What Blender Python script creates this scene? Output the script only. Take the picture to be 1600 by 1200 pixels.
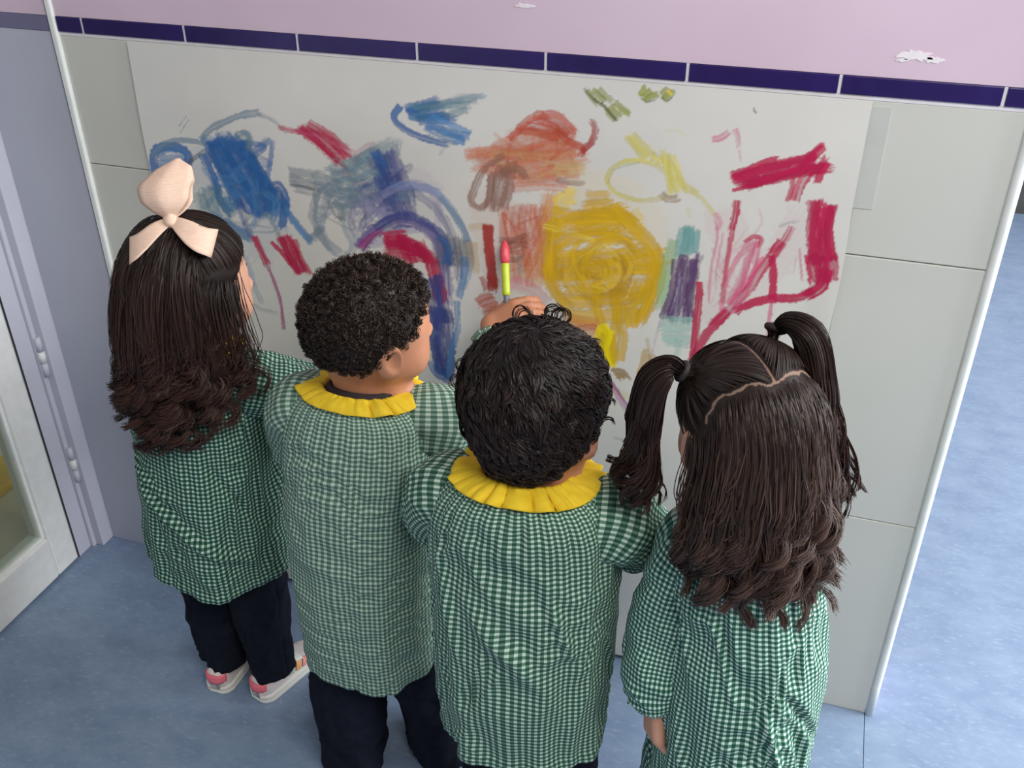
import bpy, math, random
import numpy as np
from mathutils import Vector, Matrix

for _o in list(bpy.data.objects):
    bpy.data.objects.remove(_o)
scene = bpy.context.scene
COL = scene.collection
PI = math.pi

# ------------------------------------------------------------------ camera
cam_data = bpy.data.cameras.new('camera')
cam_data.sensor_width = 36.0
cam_data.lens = 34.76
cam_data.clip_start = 0.01
cam = bpy.data.objects.new('camera', cam_data)
COL.objects.link(cam)
cam.location = (0.0, 0.0, 1.508)
cam.rotation_euler = (math.radians(58.222), math.radians(0.137), math.radians(17.824))
scene.camera = cam

# ------------------------------------------------------------------ world, lamps, exposure
world = bpy.data.worlds.new('world')
scene.world = world
world.use_nodes = True
world.node_tree.nodes['Background'].inputs['Color'].default_value = (0.95, 0.93, 0.98, 1)
world.node_tree.nodes['Background'].inputs['Strength'].default_value = 0.22


def area_light(name, loc, target, size, size_y, power, color):
    d = bpy.data.lights.new(name, 'AREA')
    d.shape = 'RECTANGLE'
    d.size, d.size_y, d.energy, d.color = size, size_y, power, color
    o = bpy.data.objects.new(name, d)
    COL.objects.link(o)
    o.location = loc
    o.rotation_euler = (Vector(target) - Vector(loc)).to_track_quat('-Z', 'Y').to_euler()
    return o


area_light('ceiling_lamp', (1.0, -0.2, 2.75), (0.5, 0.7, 0), 1.5, 0.8, 52, (1.0, 0.98, 0.93))
area_light('corridor_daylight', (3.0, 1.5, 1.9), (0.3, 1.2, 0.2), 1.8, 1.7, 165, (0.93, 0.96, 1.0))
area_light('corridor_fill', (1.9, 3.0, 2.75), (1.7, 2.6, 0), 1.6, 0.8, 38, (0.95, 0.97, 1.0))  # added overhead fill that brightens the corridor floor and far wall
scene.view_settings.view_transform = 'Standard'
scene.view_settings.look = 'None'
scene.view_settings.gamma = 1.0
scene.view_settings.use_curve_mapping = False
scene.view_settings.exposure = 0.12


# ------------------------------------------------------------------ helpers
def lin(c):
    return tuple((v / 255 / 12.92) if v / 255 <= 0.04045 else ((v / 255 + 0.055) / 1.055) ** 2.4 for v in c)


def new_mat(name, rgb=(200, 200, 200), rough=0.6, spec=0.5):
    m = bpy.data.materials.new(name)
    m.use_nodes = True
    b = m.node_tree.nodes['Principled BSDF']
    b.inputs['Base Color'].default_value = (*lin(rgb), 1)
    b.inputs['Roughness'].default_value = rough
    b.inputs['Specular IOR Level'].default_value = spec
    return m, m.node_tree.nodes, m.node_tree.links, b


def noise_mat(name, c0, c1, scale=8.0, rough=0.6, bump=0.0, spec=0.5, detail=6.0, stretch=(1, 1, 1), lo=0.35, hi=0.65):
    m, N, L, b = new_mat(name, c0, rough, spec)
    tc = N.new('ShaderNodeTexCoord')
    mp = N.new('ShaderNodeMapping')
    mp.inputs['Scale'].default_value = stretch
    L.new(tc.outputs['Object'], mp.inputs['Vector'])
    n = N.new('ShaderNodeTexNoise')
    n.inputs['Scale'].default_value = scale
    n.inputs['Detail'].default_value = detail
    L.new(mp.outputs['Vector'], n.inputs['Vector'])
    r = N.new('ShaderNodeValToRGB')
    r.color_ramp.elements[0].position = lo
    r.color_ramp.elements[1].position = hi
    r.color_ramp.elements[0].color = (*lin(c0), 1)
    r.color_ramp.elements[1].color = (*lin(c1), 1)
    L.new(n.outputs['Fac'], r.inputs['Fac'])
    L.new(r.outputs['Color'], b.inputs['Base Color'])
    if bump:
        bp = N.new('ShaderNodeBump')
        bp.inputs['Strength'].default_value = bump
        bp.inputs['Distance'].default_value = 0.004
        L.new(n.outputs['Fac'], bp.inputs['Height'])
        L.new(bp.outputs['Normal'], b.inputs['Normal'])
    return m


def attr_mat(name, attr, rough=0.6, spec=0.5):
    m, N, L, b = new_mat(name, (128, 128, 128), rough, spec)
    a = N.new('ShaderNodeAttribute')
    a.attribute_name = attr
    L.new(a.outputs['Color'], b.inputs['Base Color'])
    return m, N, L, b


def link(o, parent=None):
    COL.objects.link(o)
    if parent is not None:
        o.parent = parent
    return o


def mesh_np(name, V, F, mat, parent=None, smooth=True, uv=None, col=None, loc=None):
    """V (n,3), F list of (m,k) int arrays with one k each; uv per vertex; col per vertex rgb linear"""
    me = bpy.data.meshes.new(name)
    if not isinstance(F, list):
        F = [F]
    F = [np.asarray(f, np.int32) for f in F if len(f)]
    V = np.asarray(V, np.float32)
    loops = np.concatenate([f.ravel() for f in F])
    sizes = np.concatenate([np.full(len(f), f.shape[1], np.int32) for f in F])
    starts = np.concatenate([[0], np.cumsum(sizes)[:-1]]).astype(np.int32)
    me.vertices.add(len(V))
    me.vertices.foreach_set('co', V.ravel())
    me.loops.add(len(loops))
    me.loops.foreach_set('vertex_index', loops)
    me.polygons.add(len(sizes))
    me.polygons.foreach_set('loop_start', starts)
    me.polygons.foreach_set('loop_total', sizes)
    me.update(calc_edges=True)
    me.polygons.foreach_set('use_smooth', np.full(len(sizes), bool(smooth)))
    if uv is not None:
        l = me.uv_layers.new(name='UVMap')
        l.data.foreach_set('uv', np.asarray(uv, np.float32)[loops].ravel())
    if col is not None:
        a = me.color_attributes.new('paint', 'FLOAT_COLOR', 'POINT')
        a.data.foreach_set('color', np.concatenate([col, np.ones((len(V), 1))], 1).astype(np.float32).ravel())
    if mat is not None:
        me.materials.append(mat)
    me.validate()
    o = bpy.data.objects.new(name, me)
    if loc is not None:
        o.location = loc
    return link(o, parent)


def box(name, lo, hi, mat, parent=None, bevel=0.0):
    """box between two corners; the object origin sits at the middle of its base"""
    lo, hi = np.array(lo, float), np.array(hi, float)
    c = np.array([(lo[0] + hi[0]) / 2, (lo[1] + hi[1]) / 2, lo[2]])
    V = np.array([[x, y, z] for z in (lo[2], hi[2]) for x, y in ((lo[0], lo[1]), (hi[0], lo[1]), (hi[0], hi[1]), (lo[0], hi[1]))]) - c
    F = np.array([[3, 2, 1, 0], [4, 5, 6, 7], [0, 1, 5, 4], [1, 2, 6, 5], [2, 3, 7, 6], [3, 0, 4, 7]])
    if parent is not None:
        pl = np.array(parent.matrix_basis.translation)
        if parent.parent is not None:
            pl = pl + np.array(parent.parent.matrix_basis.translation)
        c = c - pl
    o = mesh_np(name, V, F, mat, parent, smooth=False, loc=c)
    if bevel:
        b = o.modifiers.new('bevel', 'BEVEL')
        b.width = bevel
        b.segments = 2
    return o


def tag(o, label, cat, group=None):
    o['label'] = label
    o['category'] = cat
    if group:
        o['group'] = group
    return o


def structure(o, label=None):
    o['kind'] = 'structure'
    if label:
        o['label'] = label
    return o


def hash3(ix, iy, iz, seed):
    h = (ix.astype(np.int64) * 374761393 + iy.astype(np.int64) * 668265263 + iz.astype(np.int64) * 2147483647 + seed * 1274126177) & 0xFFFFFFFF
    h = ((h ^ (h >> 13)) * 1274126177) & 0xFFFFFFFF
    h = h ^ (h >> 16)
    return (h & 0xFFFFFF) / float(0xFFFFFF) * 2 - 1


def noise3(p, seed=0):
    p = np.asarray(p, float)
    i = np.floor(p)
    f = p - i
    f = f * f * (3 - 2 * f)
    r = 0
    for a in (0, 1):
        for b in (0, 1):
            for c in (0, 1):
                w = (f[..., 0] if a else 1 - f[..., 0]) * (f[..., 1] if b else 1 - f[..., 1]) * (f[..., 2] if c else 1 - f[..., 2])
                r = r + w * hash3(i[..., 0] + a, i[..., 1] + b, i[..., 2] + c, seed)
    return r


def catmull(P, n):
    """n samples through the rows of P, evenly spaced in knot parameter"""
    P = np.asarray(P, float)
    Q = np.vstack([2 * P[0] - P[1], P, 2 * P[-1] - P[-2]])
    t = np.linspace(0, len(P) - 1 - 1e-9, n)
    k = t.astype(int)
    u = (t - k)[:, None]
    a, b, c, d = Q[k], Q[k + 1], Q[k + 2], Q[k + 3]
    return 0.5 * (2 * b + (c - a) * u + (2 * a - 5 * b + 4 * c - d) * u * u + (3 * b - a - 3 * c + d) * u ** 3)


def smooth(a, b, x):
    t = np.clip((x - a) / (b - a), 0, 1)
    return t * t * (3 - 2 * t)


def grid_faces(nu, nv, wrap_u=True, off=0):
    """vertices laid out [v][u]"""
    u = np.arange(nu if wrap_u else nu - 1)
    v = np.arange(nv - 1)
    uu, vv = np.meshgrid(u, v)
    u2 = (uu + 1) % nu
    return np.stack([vv * nu + uu, vv * nu + u2, (vv + 1) * nu + u2, (vv + 1) * nu + uu], -1).reshape(-1, 4) + off


def tube(path, radii, nu=12, cap=True, up=(0, 0, 1), squash=1.0, bump=None):
    """swept tube; returns V, F list, uv in metres"""
    P = np.asarray(path, float)
    n = len(P)
    T = np.gradient(P, axis=0)
    T /= np.linalg.norm(T, axis=1)[:, None] + 1e-12
    ref = np.array(up, float)
    A = np.zeros_like(P)
    a = ref - T[0] * ref.dot(T[0])
    if np.linalg.norm(a) < 1e-3:
        a = np.array([1.0, 0, 0]) - T[0] * T[0][0]
    for i in range(n):
        a = a - T[i] * a.dot(T[i])
        a /= np.linalg.norm(a)
        A[i] = a
    B = np.cross(T, A)
    r = np.broadcast_to(np.asarray(radii, float), (n,))
    th = np.linspace(0, 2 * PI, nu, endpoint=False)
    R = np.repeat(r[:, None], nu, 1)
    s = np.concatenate([[0], np.cumsum(np.linalg.norm(np.diff(P, axis=0), axis=1))])
    if bump is not None:
        R = R + bump(th[None, :], s[:, None])
    V = P[:, None] + R[..., None] * (np.cos(th)[None, :, None] * A[:, None] + squash * np.sin(th)[None, :, None] * B[:, None])
    uv = np.stack(np.broadcast_arrays(th[None, :] * r.mean(), s[:, None]), -1).reshape(-1, 2)
    V = V.reshape(-1, 3)
    F = [grid_faces(nu, n)]
    if cap:
        V = np.vstack([V, P[0], P[-1]])
        uv = np.vstack([uv, uv[0], uv[-1]])
        k = np.arange(nu)
        F.append(np.stack([(k + 1) % nu, k, np.full(nu, n * nu)], 1))
        F.append(np.stack([(n - 1) * nu + k, (n - 1) * nu + (k + 1) % nu, np.full(nu, n * nu + 1)], 1))
    return V, F, uv


def join(parts):
    """[(V, F list, uv)] -> one"""
    V, uv, F, off = [], [], [], 0
    for v, f, t in parts:
        V.append(v)
        uv.append(t)
        F += [np.asarray(a) + off for a in f]
        off += len(v)
    return np.vstack(V), F, np.vstack(uv)


def rot(yaw=0, pitch=0, roll=0):
    return np.array(Matrix.Rotation(yaw, 3, 'Z') @ Matrix.Rotation(pitch, 3, 'X') @ Matrix.Rotation(roll, 3, 'Y'))


# ------------------------------------------------------------------ materials of the room
WY = 1.398
M_tile = noise_mat('wall_tile', (206, 206, 198), (212, 212, 204), 3, 0.28, 0, 0.5)
M_grout = noise_mat('grout', (196, 192, 188), (214, 210, 206), 30, 0.9)
M_caulk = noise_mat('white_grout', (226, 222, 228), (236, 232, 236), 40, 0.8)
M_band = noise_mat('purple_glazed_tile', (36, 22, 82), (44, 28, 96), 20, 0.25)
M_band_dull = noise_mat('grey_purple_tile', (104, 102, 134), (114, 112, 144), 20, 0.4)
M_pink = noise_mat('pink_paint', (216, 192, 208), (222, 199, 214), 5, 0.7, 0.06)
M_patch = noise_mat('bare_plaster', (236, 228, 232), (244, 238, 240), 60, 0.9)
M_lav = noise_mat('lavender_paint', (182, 184, 198), (188, 190, 204), 4, 0.5)
M_jamb = noise_mat('lavender_frame_paint', (194, 194, 206), (200, 200, 212), 6, 0.45)
M_bead = noise_mat('white_trim', (228, 232, 228), (238, 240, 236), 30, 0.4)
M_door = noise_mat('white_lacquered_aluminium', (226, 226, 222), (234, 234, 230), 40, 0.35)
M_gasket = noise_mat('black_gasket', (36, 36, 38), (50, 50, 52), 40, 0.6)
M_dark = noise_mat('dark_baseboard', (66, 66, 64), (80, 80, 78), 10, 0.5)
M_far = noise_mat('far_paint', (206, 202, 208), (212, 208, 214), 4, 0.7)


def floor_material():
    m, N, L, b = new_mat('blue_vinyl', (96, 124, 160), 0.38, 0.5)
    tc = N.new('ShaderNodeTexCoord')

    def nz(scale, detail, rough=0.6, st=(1, 1, 1)):
        mp = N.new('ShaderNodeMapping')
        mp.inputs['Scale'].default_value = st
        L.new(tc.outputs['Object'], mp.inputs['Vector'])
        n = N.new('ShaderNodeTexNoise')
        n.inputs['Scale'].default_value = scale
        n.inputs['Detail'].default_value = detail
        n.inputs['Roughness'].default_value = rough
        L.new(mp.outputs['Vector'], n.inputs['Vector'])
        return n

    def ramp(src, p0, c0, p1, c1):
        r = N.new('ShaderNodeValToRGB')
        r.color_ramp.elements[0].position, r.color_ramp.elements[1].position = p0, p1
        r.color_ramp.elements[0].color, r.color_ramp.elements[1].color = c0, c1
        L.new(src, r.inputs['Fac'])
        return r
    base = ramp(nz(9, 8, 0.7, (1, 1.6, 1)).outputs['Fac'], 0.32, (*lin((112, 132, 160)), 1), 0.68, (*lin((134, 153, 178)), 1))
    fleck = ramp(nz(60, 3, 0.6, (1, 2.5, 1)).outputs['Fac'], 0.56, (0, 0, 0, 1), 0.8, (1, 1, 1, 1))
    mx = N.new('ShaderNodeMix')
    mx.data_type = 'RGBA'
    L.new(fleck.outputs['Color'], mx.inputs['Factor'])
    L.new(base.outputs['Color'], mx.inputs['A'])
    mx.inputs['B'].default_value = (*lin((148, 165, 186)), 1)
    scuff = ramp(nz(7, 10, 0.75, (2.2, 1, 1)).outputs['Fac'], 0.66, (0, 0, 0, 1), 0.76, (0.6, 0.6, 0.6, 1))
    mx2 = N.new('ShaderNodeMix')
    mx2.data_type = 'RGBA'
    L.new(scuff.outputs['Color'], mx2.inputs['Factor'])
    L.new(mx.outputs['Result'], mx2.inputs['A'])
    mx2.inputs['B'].default_value = (*lin((184, 196, 210)), 1)
    L.new(mx2.outputs['Result'], b.inputs['Base Color'])
    bp = N.new('ShaderNodeBump')
    bp.inputs['Strength'].default_value = 0.08
    bp.inputs['Distance'].default_value = 0.002
    L.new(base.outputs['Color'], bp.inputs['Height'])
    L.new(bp.outputs['Normal'], b.inputs['Normal'])
    return m


M_floor = floor_material()

# ------------------------------------------------------------------ floor
floor = structure(box('floor', (-1.46, -2.2, -0.06), (4.6, 6.0, -0.004), M_gasket), 'blue marbled vinyl floor')
box('vinyl_sheet', (-1.46, -2.2, -0.004), (0.2432, 6.0, 0.0), M_floor, floor)
box('vinyl_sheet', (0.2444, -2.2, -0.004), (4.6, 6.0, 0.0), M_floor, floor)

# ------------------------------------------------------------------ wall with the tiled dado
wall_back = structure(box('wall_back', (-1.425, WY + 0.005, 0.0), (0.247, WY + 0.15, 3.0), M_grout), 'wall with large off-white tiles, purple tile border and pink paint above')
ZB0, ZB1 = 1.1415, 1.1660
cols = [-1.245, -0.94, -0.61, -0.28, 0.0520, 0.2465]
rows = [(0.0, 0.4480), (0.4497, 0.9130), (0.9147, 1.1355)]
for z0, z1 in rows:
    for xa, xb in zip(cols[:-1], cols[1:]):
        box('wall_tile', (xa + 0.0008, WY, z0 + 0.0002), (xb - 0.0008, WY + 0.008, z1), M_tile, wall_back, 0.0012)
box('grout_line', (-1.245, WY - 0.0006, 1.1358), (0.2465, WY + 0.006, ZB0 + 0.0008), M_caulk, wall_back)
joints = [-1.245, -1.1935, -0.9990, -0.7975, -0.5985, -0.3990, -0.1950, 0.0080, 0.2100, 0.2465]
for xa, xb in zip(joints[:-1], joints[1:]):
    box('border_tile', (xa + 0.0022, WY - 0.003, ZB0), (xb - 0.0022, WY + 0.006, ZB1), M_band, wall_back, 0.0012)
    if xb < 0.24:
        box('grout_line', (xb - 0.0021, WY - 0.0012, ZB0), (xb + 0.0021, WY + 0.006, ZB1), M_caulk, wall_back)
box('painted_plaster', (-1.425, WY - 0.0015, ZB1 + 0.0006), (0.247, WY + 0.006, 3.0), M_pink, wall_back)


def plaster_patch(cx, cz, rx, rz, seed):
    rng = np.random.default_rng(seed)
    a = np.linspace(0, 2 * PI, 26, endpoint=False)
    r = 1 + 0.35 * rng.uniform(-1, 1, 26)
    P = np.stack([cx + rx * r * np.cos(a), np.full(26, WY - 0.0022), cz + rz * r * np.sin(a)], 1)
    Q = P.copy()
    Q[:, 1] = WY - 0.0012
    V = np.vstack([P, Q]) - np.array(wall_back.location)
    k = np.arange(26)
    side = np.stack([k, k + 26, (k + 1) % 26 + 26, (k + 1) % 26], 1)
    mesh_np('bare_plaster_patch', V, [side, np.arange(26)[None, :]], M_patch, wall_back, smooth=False)


plaster_patch(0.094, 1.197, 0.020, 0.0062, 3)
plaster_patch(0.118, 1.193, 0.010, 0.0035, 4)
plaster_patch(0.080, 1.190, 0.007, 0.0022, 6)
plaster_patch(-0.43, 1.228, 0.012, 0.003, 5)

# the lavender strip to the left of the tiles
box('lavender_panel', (-1.425, WY - 0.001, 0.0), (-1.2575, WY + 0.006, ZB0 - 0.001), M_lav, wall_back)
box('border_tile', (-1.425, WY - 0.002, ZB0), (-1.2575, WY + 0.006, ZB1), M_band_dull, wall_back)
trim_1 = structure(box('trim_1', (-1.2560, WY - 0.0075, 0.0), (-1.2440, WY + 0.005, 3.0), M_bead, None, 0.003), 'white vertical bead beside the tiles')
box('shadow_gap', (-1.2595, WY - 0.003, 0.0), (-1.2560, WY + 0.005, 3.0), M_gasket, trim_1)

# corner bead at the free end of the wall
th = np.linspace(-0.2, PI + 0.2, 9)
prof = [(0.2515 + 0.0062 * math.cos(t), WY + 0.0005 - 0.0055 * math.sin(t)) for t in th]
nb = 40
zz = np.linspace(0, 3.0, nb)
V = np.array([[x + 0.0006 * noise3(np.array([[z * 9, 0.5, 0.5]]))[0], y, z] for z in zz for x, y in prof])
trim_2 = structure(mesh_np('trim_2', V, grid_faces(len(prof), nb, False), M_bead), 'white rounded corner bead at the end of the wall')
trim_2.modifiers.new('thickness', 'SOLIDIFY').thickness = 0.0015
box('plaster_end', (0.247, WY + 0.003, 0.0), (0.2555, WY + 0.15, 3.0), M_pink, wall_back)

# far side of the corridor
wall_far = structure(box('wall_far', (-0.4, 4.36, 0.0), (4.6, 4.5, 3.0), M_far), 'pale corridor wall far behind')
structure(box('baseboard_far', (-0.4, 4.16, 0.0), (4.6, 4.36, 0.2), M_dark), 'dark baseboard along the corridor wall')

# ------------------------------------------------------------------ glazed door on the left
wall_left = structure(box('wall_left', (-1.62, -2.2, 0.0), (-1.46, 0.38, 3.0), M_lav), 'lavender painted wall beside the glazed door')
box('wall_above_door', (-1.62, 0.38, 2.12), (-1.46, 1.40, 3.0), M_lav, wall_left)
trim_3 = structure(box('trim_3', (-1.53, 1.362, 0.0), (-1.4255, 1.404, 2.12), M_jamb, None, 0.002), 'lavender painted door jamb against the wall')
frame_step = box('jamb_step', (-1.53, 1.309, 0.0), (-1.4525, 1.363, 2.12), M_jamb, trim_3, 0.002)
box('jamb_lip', (-1.4526, 1.352, 0.0), (-1.4440, 1.3625, 2.12), M_jamb, trim_3, 0.002)
for zc in (0.23, 0.50, 1.55):
    V, F, uv = tube([(-1.4410, 1.3585, zc - 0.045), (-1.4410, 1.3585, zc - 0.014)], 0.0065, 12)
    V2, F2, uv2 = tube([(-1.4410, 1.3585, zc + 0.014), (-1.4410, 1.3585, zc + 0.045)], 0.0065, 12)
    V3, F3, uv3 = tube([(-1.4410, 1.3585, zc - 0.0125), (-1.4410, 1.3585, zc + 0.0125)], 0.0072, 12)
    v, f, u = join([(V, F, uv), (V2, F2, uv2)])
    mesh_np('hinge', v - np.array(trim_3.location), f, M_jamb, trim_3)
    mesh_np('hinge_knuckle', V3 - np.array(trim_3.location), F3, M_door, trim_3)

door_1 = structure(box('door_1', (-1.5000, 1.2440, 0.006), (-1.4490, 1.3070, 2.10), M_door, None, 0.004), 'white aluminium door leaf with a glass pane')
box('stile', (-1.5000, 0.40, 0.006), (-1.4490, 0.463, 2.10), M_door, door_1, 0.004)
box('rail', (-1.5000, 0.463, 0.006), (-1.4490, 1.2440, 0.112), M_door, door_1, 0.004)
box('rail', (-1.5000, 0.463, 2.03), (-1.4490, 1.2440, 2.10), M_door, door_1, 0.004)
for lo, hi in (((-1.478, 1.236, 0.112), (-1.456, 1.2440, 2.03)), ((-1.478, 0.463, 0.112), (-1.456, 1.2360, 0.1175)), ((-1.478, 0.463, 0.1175), (-1.456, 0.468, 2.03))):
    box('glazing_bead', lo, hi, M_bead, door_1, 0.001)
box('gasket', (-1.4500, 1.3070, 0.006), (-1.4470, 1.3092, 2.10), M_gasket, door_1)
mg, Ng, Lg, bg = new_mat('window_glass', (205, 212, 205), 0.03, 0.5)
tr = Ng.new('ShaderNodeBsdfTransparent')
tr.inputs['Color'].default_value = (0.80, 0.84, 0.78, 1)
gl = Ng.new('ShaderNodeBsdfGlossy')
gl.inputs['Roughness'].default_value = 0.05
ms = Ng.new('ShaderNodeMixShader')
ms.inputs['Fac'].default_value = 0.10
Lg.new(tr.outputs['BSDF'], ms.inputs[1])
Lg.new(gl.outputs['BSDF'], ms.inputs[2])
Lg.new(ms.outputs['Shader'], Ng['Material Output'].inputs['Surface'])
box('glass_pane', (-1.471, 0.463, 0.112), (-1.463, 1.2440, 2.03), mg, door_1)
M_out = noise_mat('paved_floor', (206, 200, 172), (216, 210, 184), 5, 0.7)
structure(box('floor_2', (-4.2, -2.2, -0.06), (-1.46, 3.0, 0.0), M_out), 'pale grey-green floor beyond the glazed door')
mat_y = noise_mat('yellow_foam', (214, 176, 70), (226, 190, 84), 30, 0.8)
ym = box('foam_mat', (-2.30, 1.20, 0.0005), (-1.775, 1.55, 0.03), mat_y, None, 0.008)
tag(ym, 'yellow foam mat on the floor beyond the glass door', 'mat')

# ------------------------------------------------------------------ painted paper on the wall
PAINT = {
    'bl': (44, 102, 168), 'bm': (72, 130, 186), 'bg': (110, 138, 160), 'te': (84, 132, 148), 'nv': (62, 74, 140), 'vi': (92, 78, 150),
        'lv': (150, 146, 186), 'cr': (188, 22, 76), 'pk': (206, 84, 124), 'mg': (160, 40, 120), 'gr': (128, 140, 150), 'dk': (84, 90, 104),
        'og': (204, 118, 82), 'rd': (192, 78, 54), 'br': (146, 104, 90), 'db': (112, 76, 66), 'rb': (172, 50, 46), 'oy': (214, 146, 70),
        'ye': (216, 172, 24), 'yd': (192, 146, 22), 'yl': (232, 202, 70), 'yp': (214, 204, 112), 'ol': (148, 154, 58), 'od': (84, 92, 48),
        'mu': (190, 152, 66), 'bo': (150, 116, 54), 'tl': (112, 168, 166), 'gn': (132, 178, 122), 'pu': (92, 58, 108), 'tm': (146, 192, 180),
        'yb': (242, 216, 14), 'tn': (204, 172, 116), 'pl': (176, 116, 160)}
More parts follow.
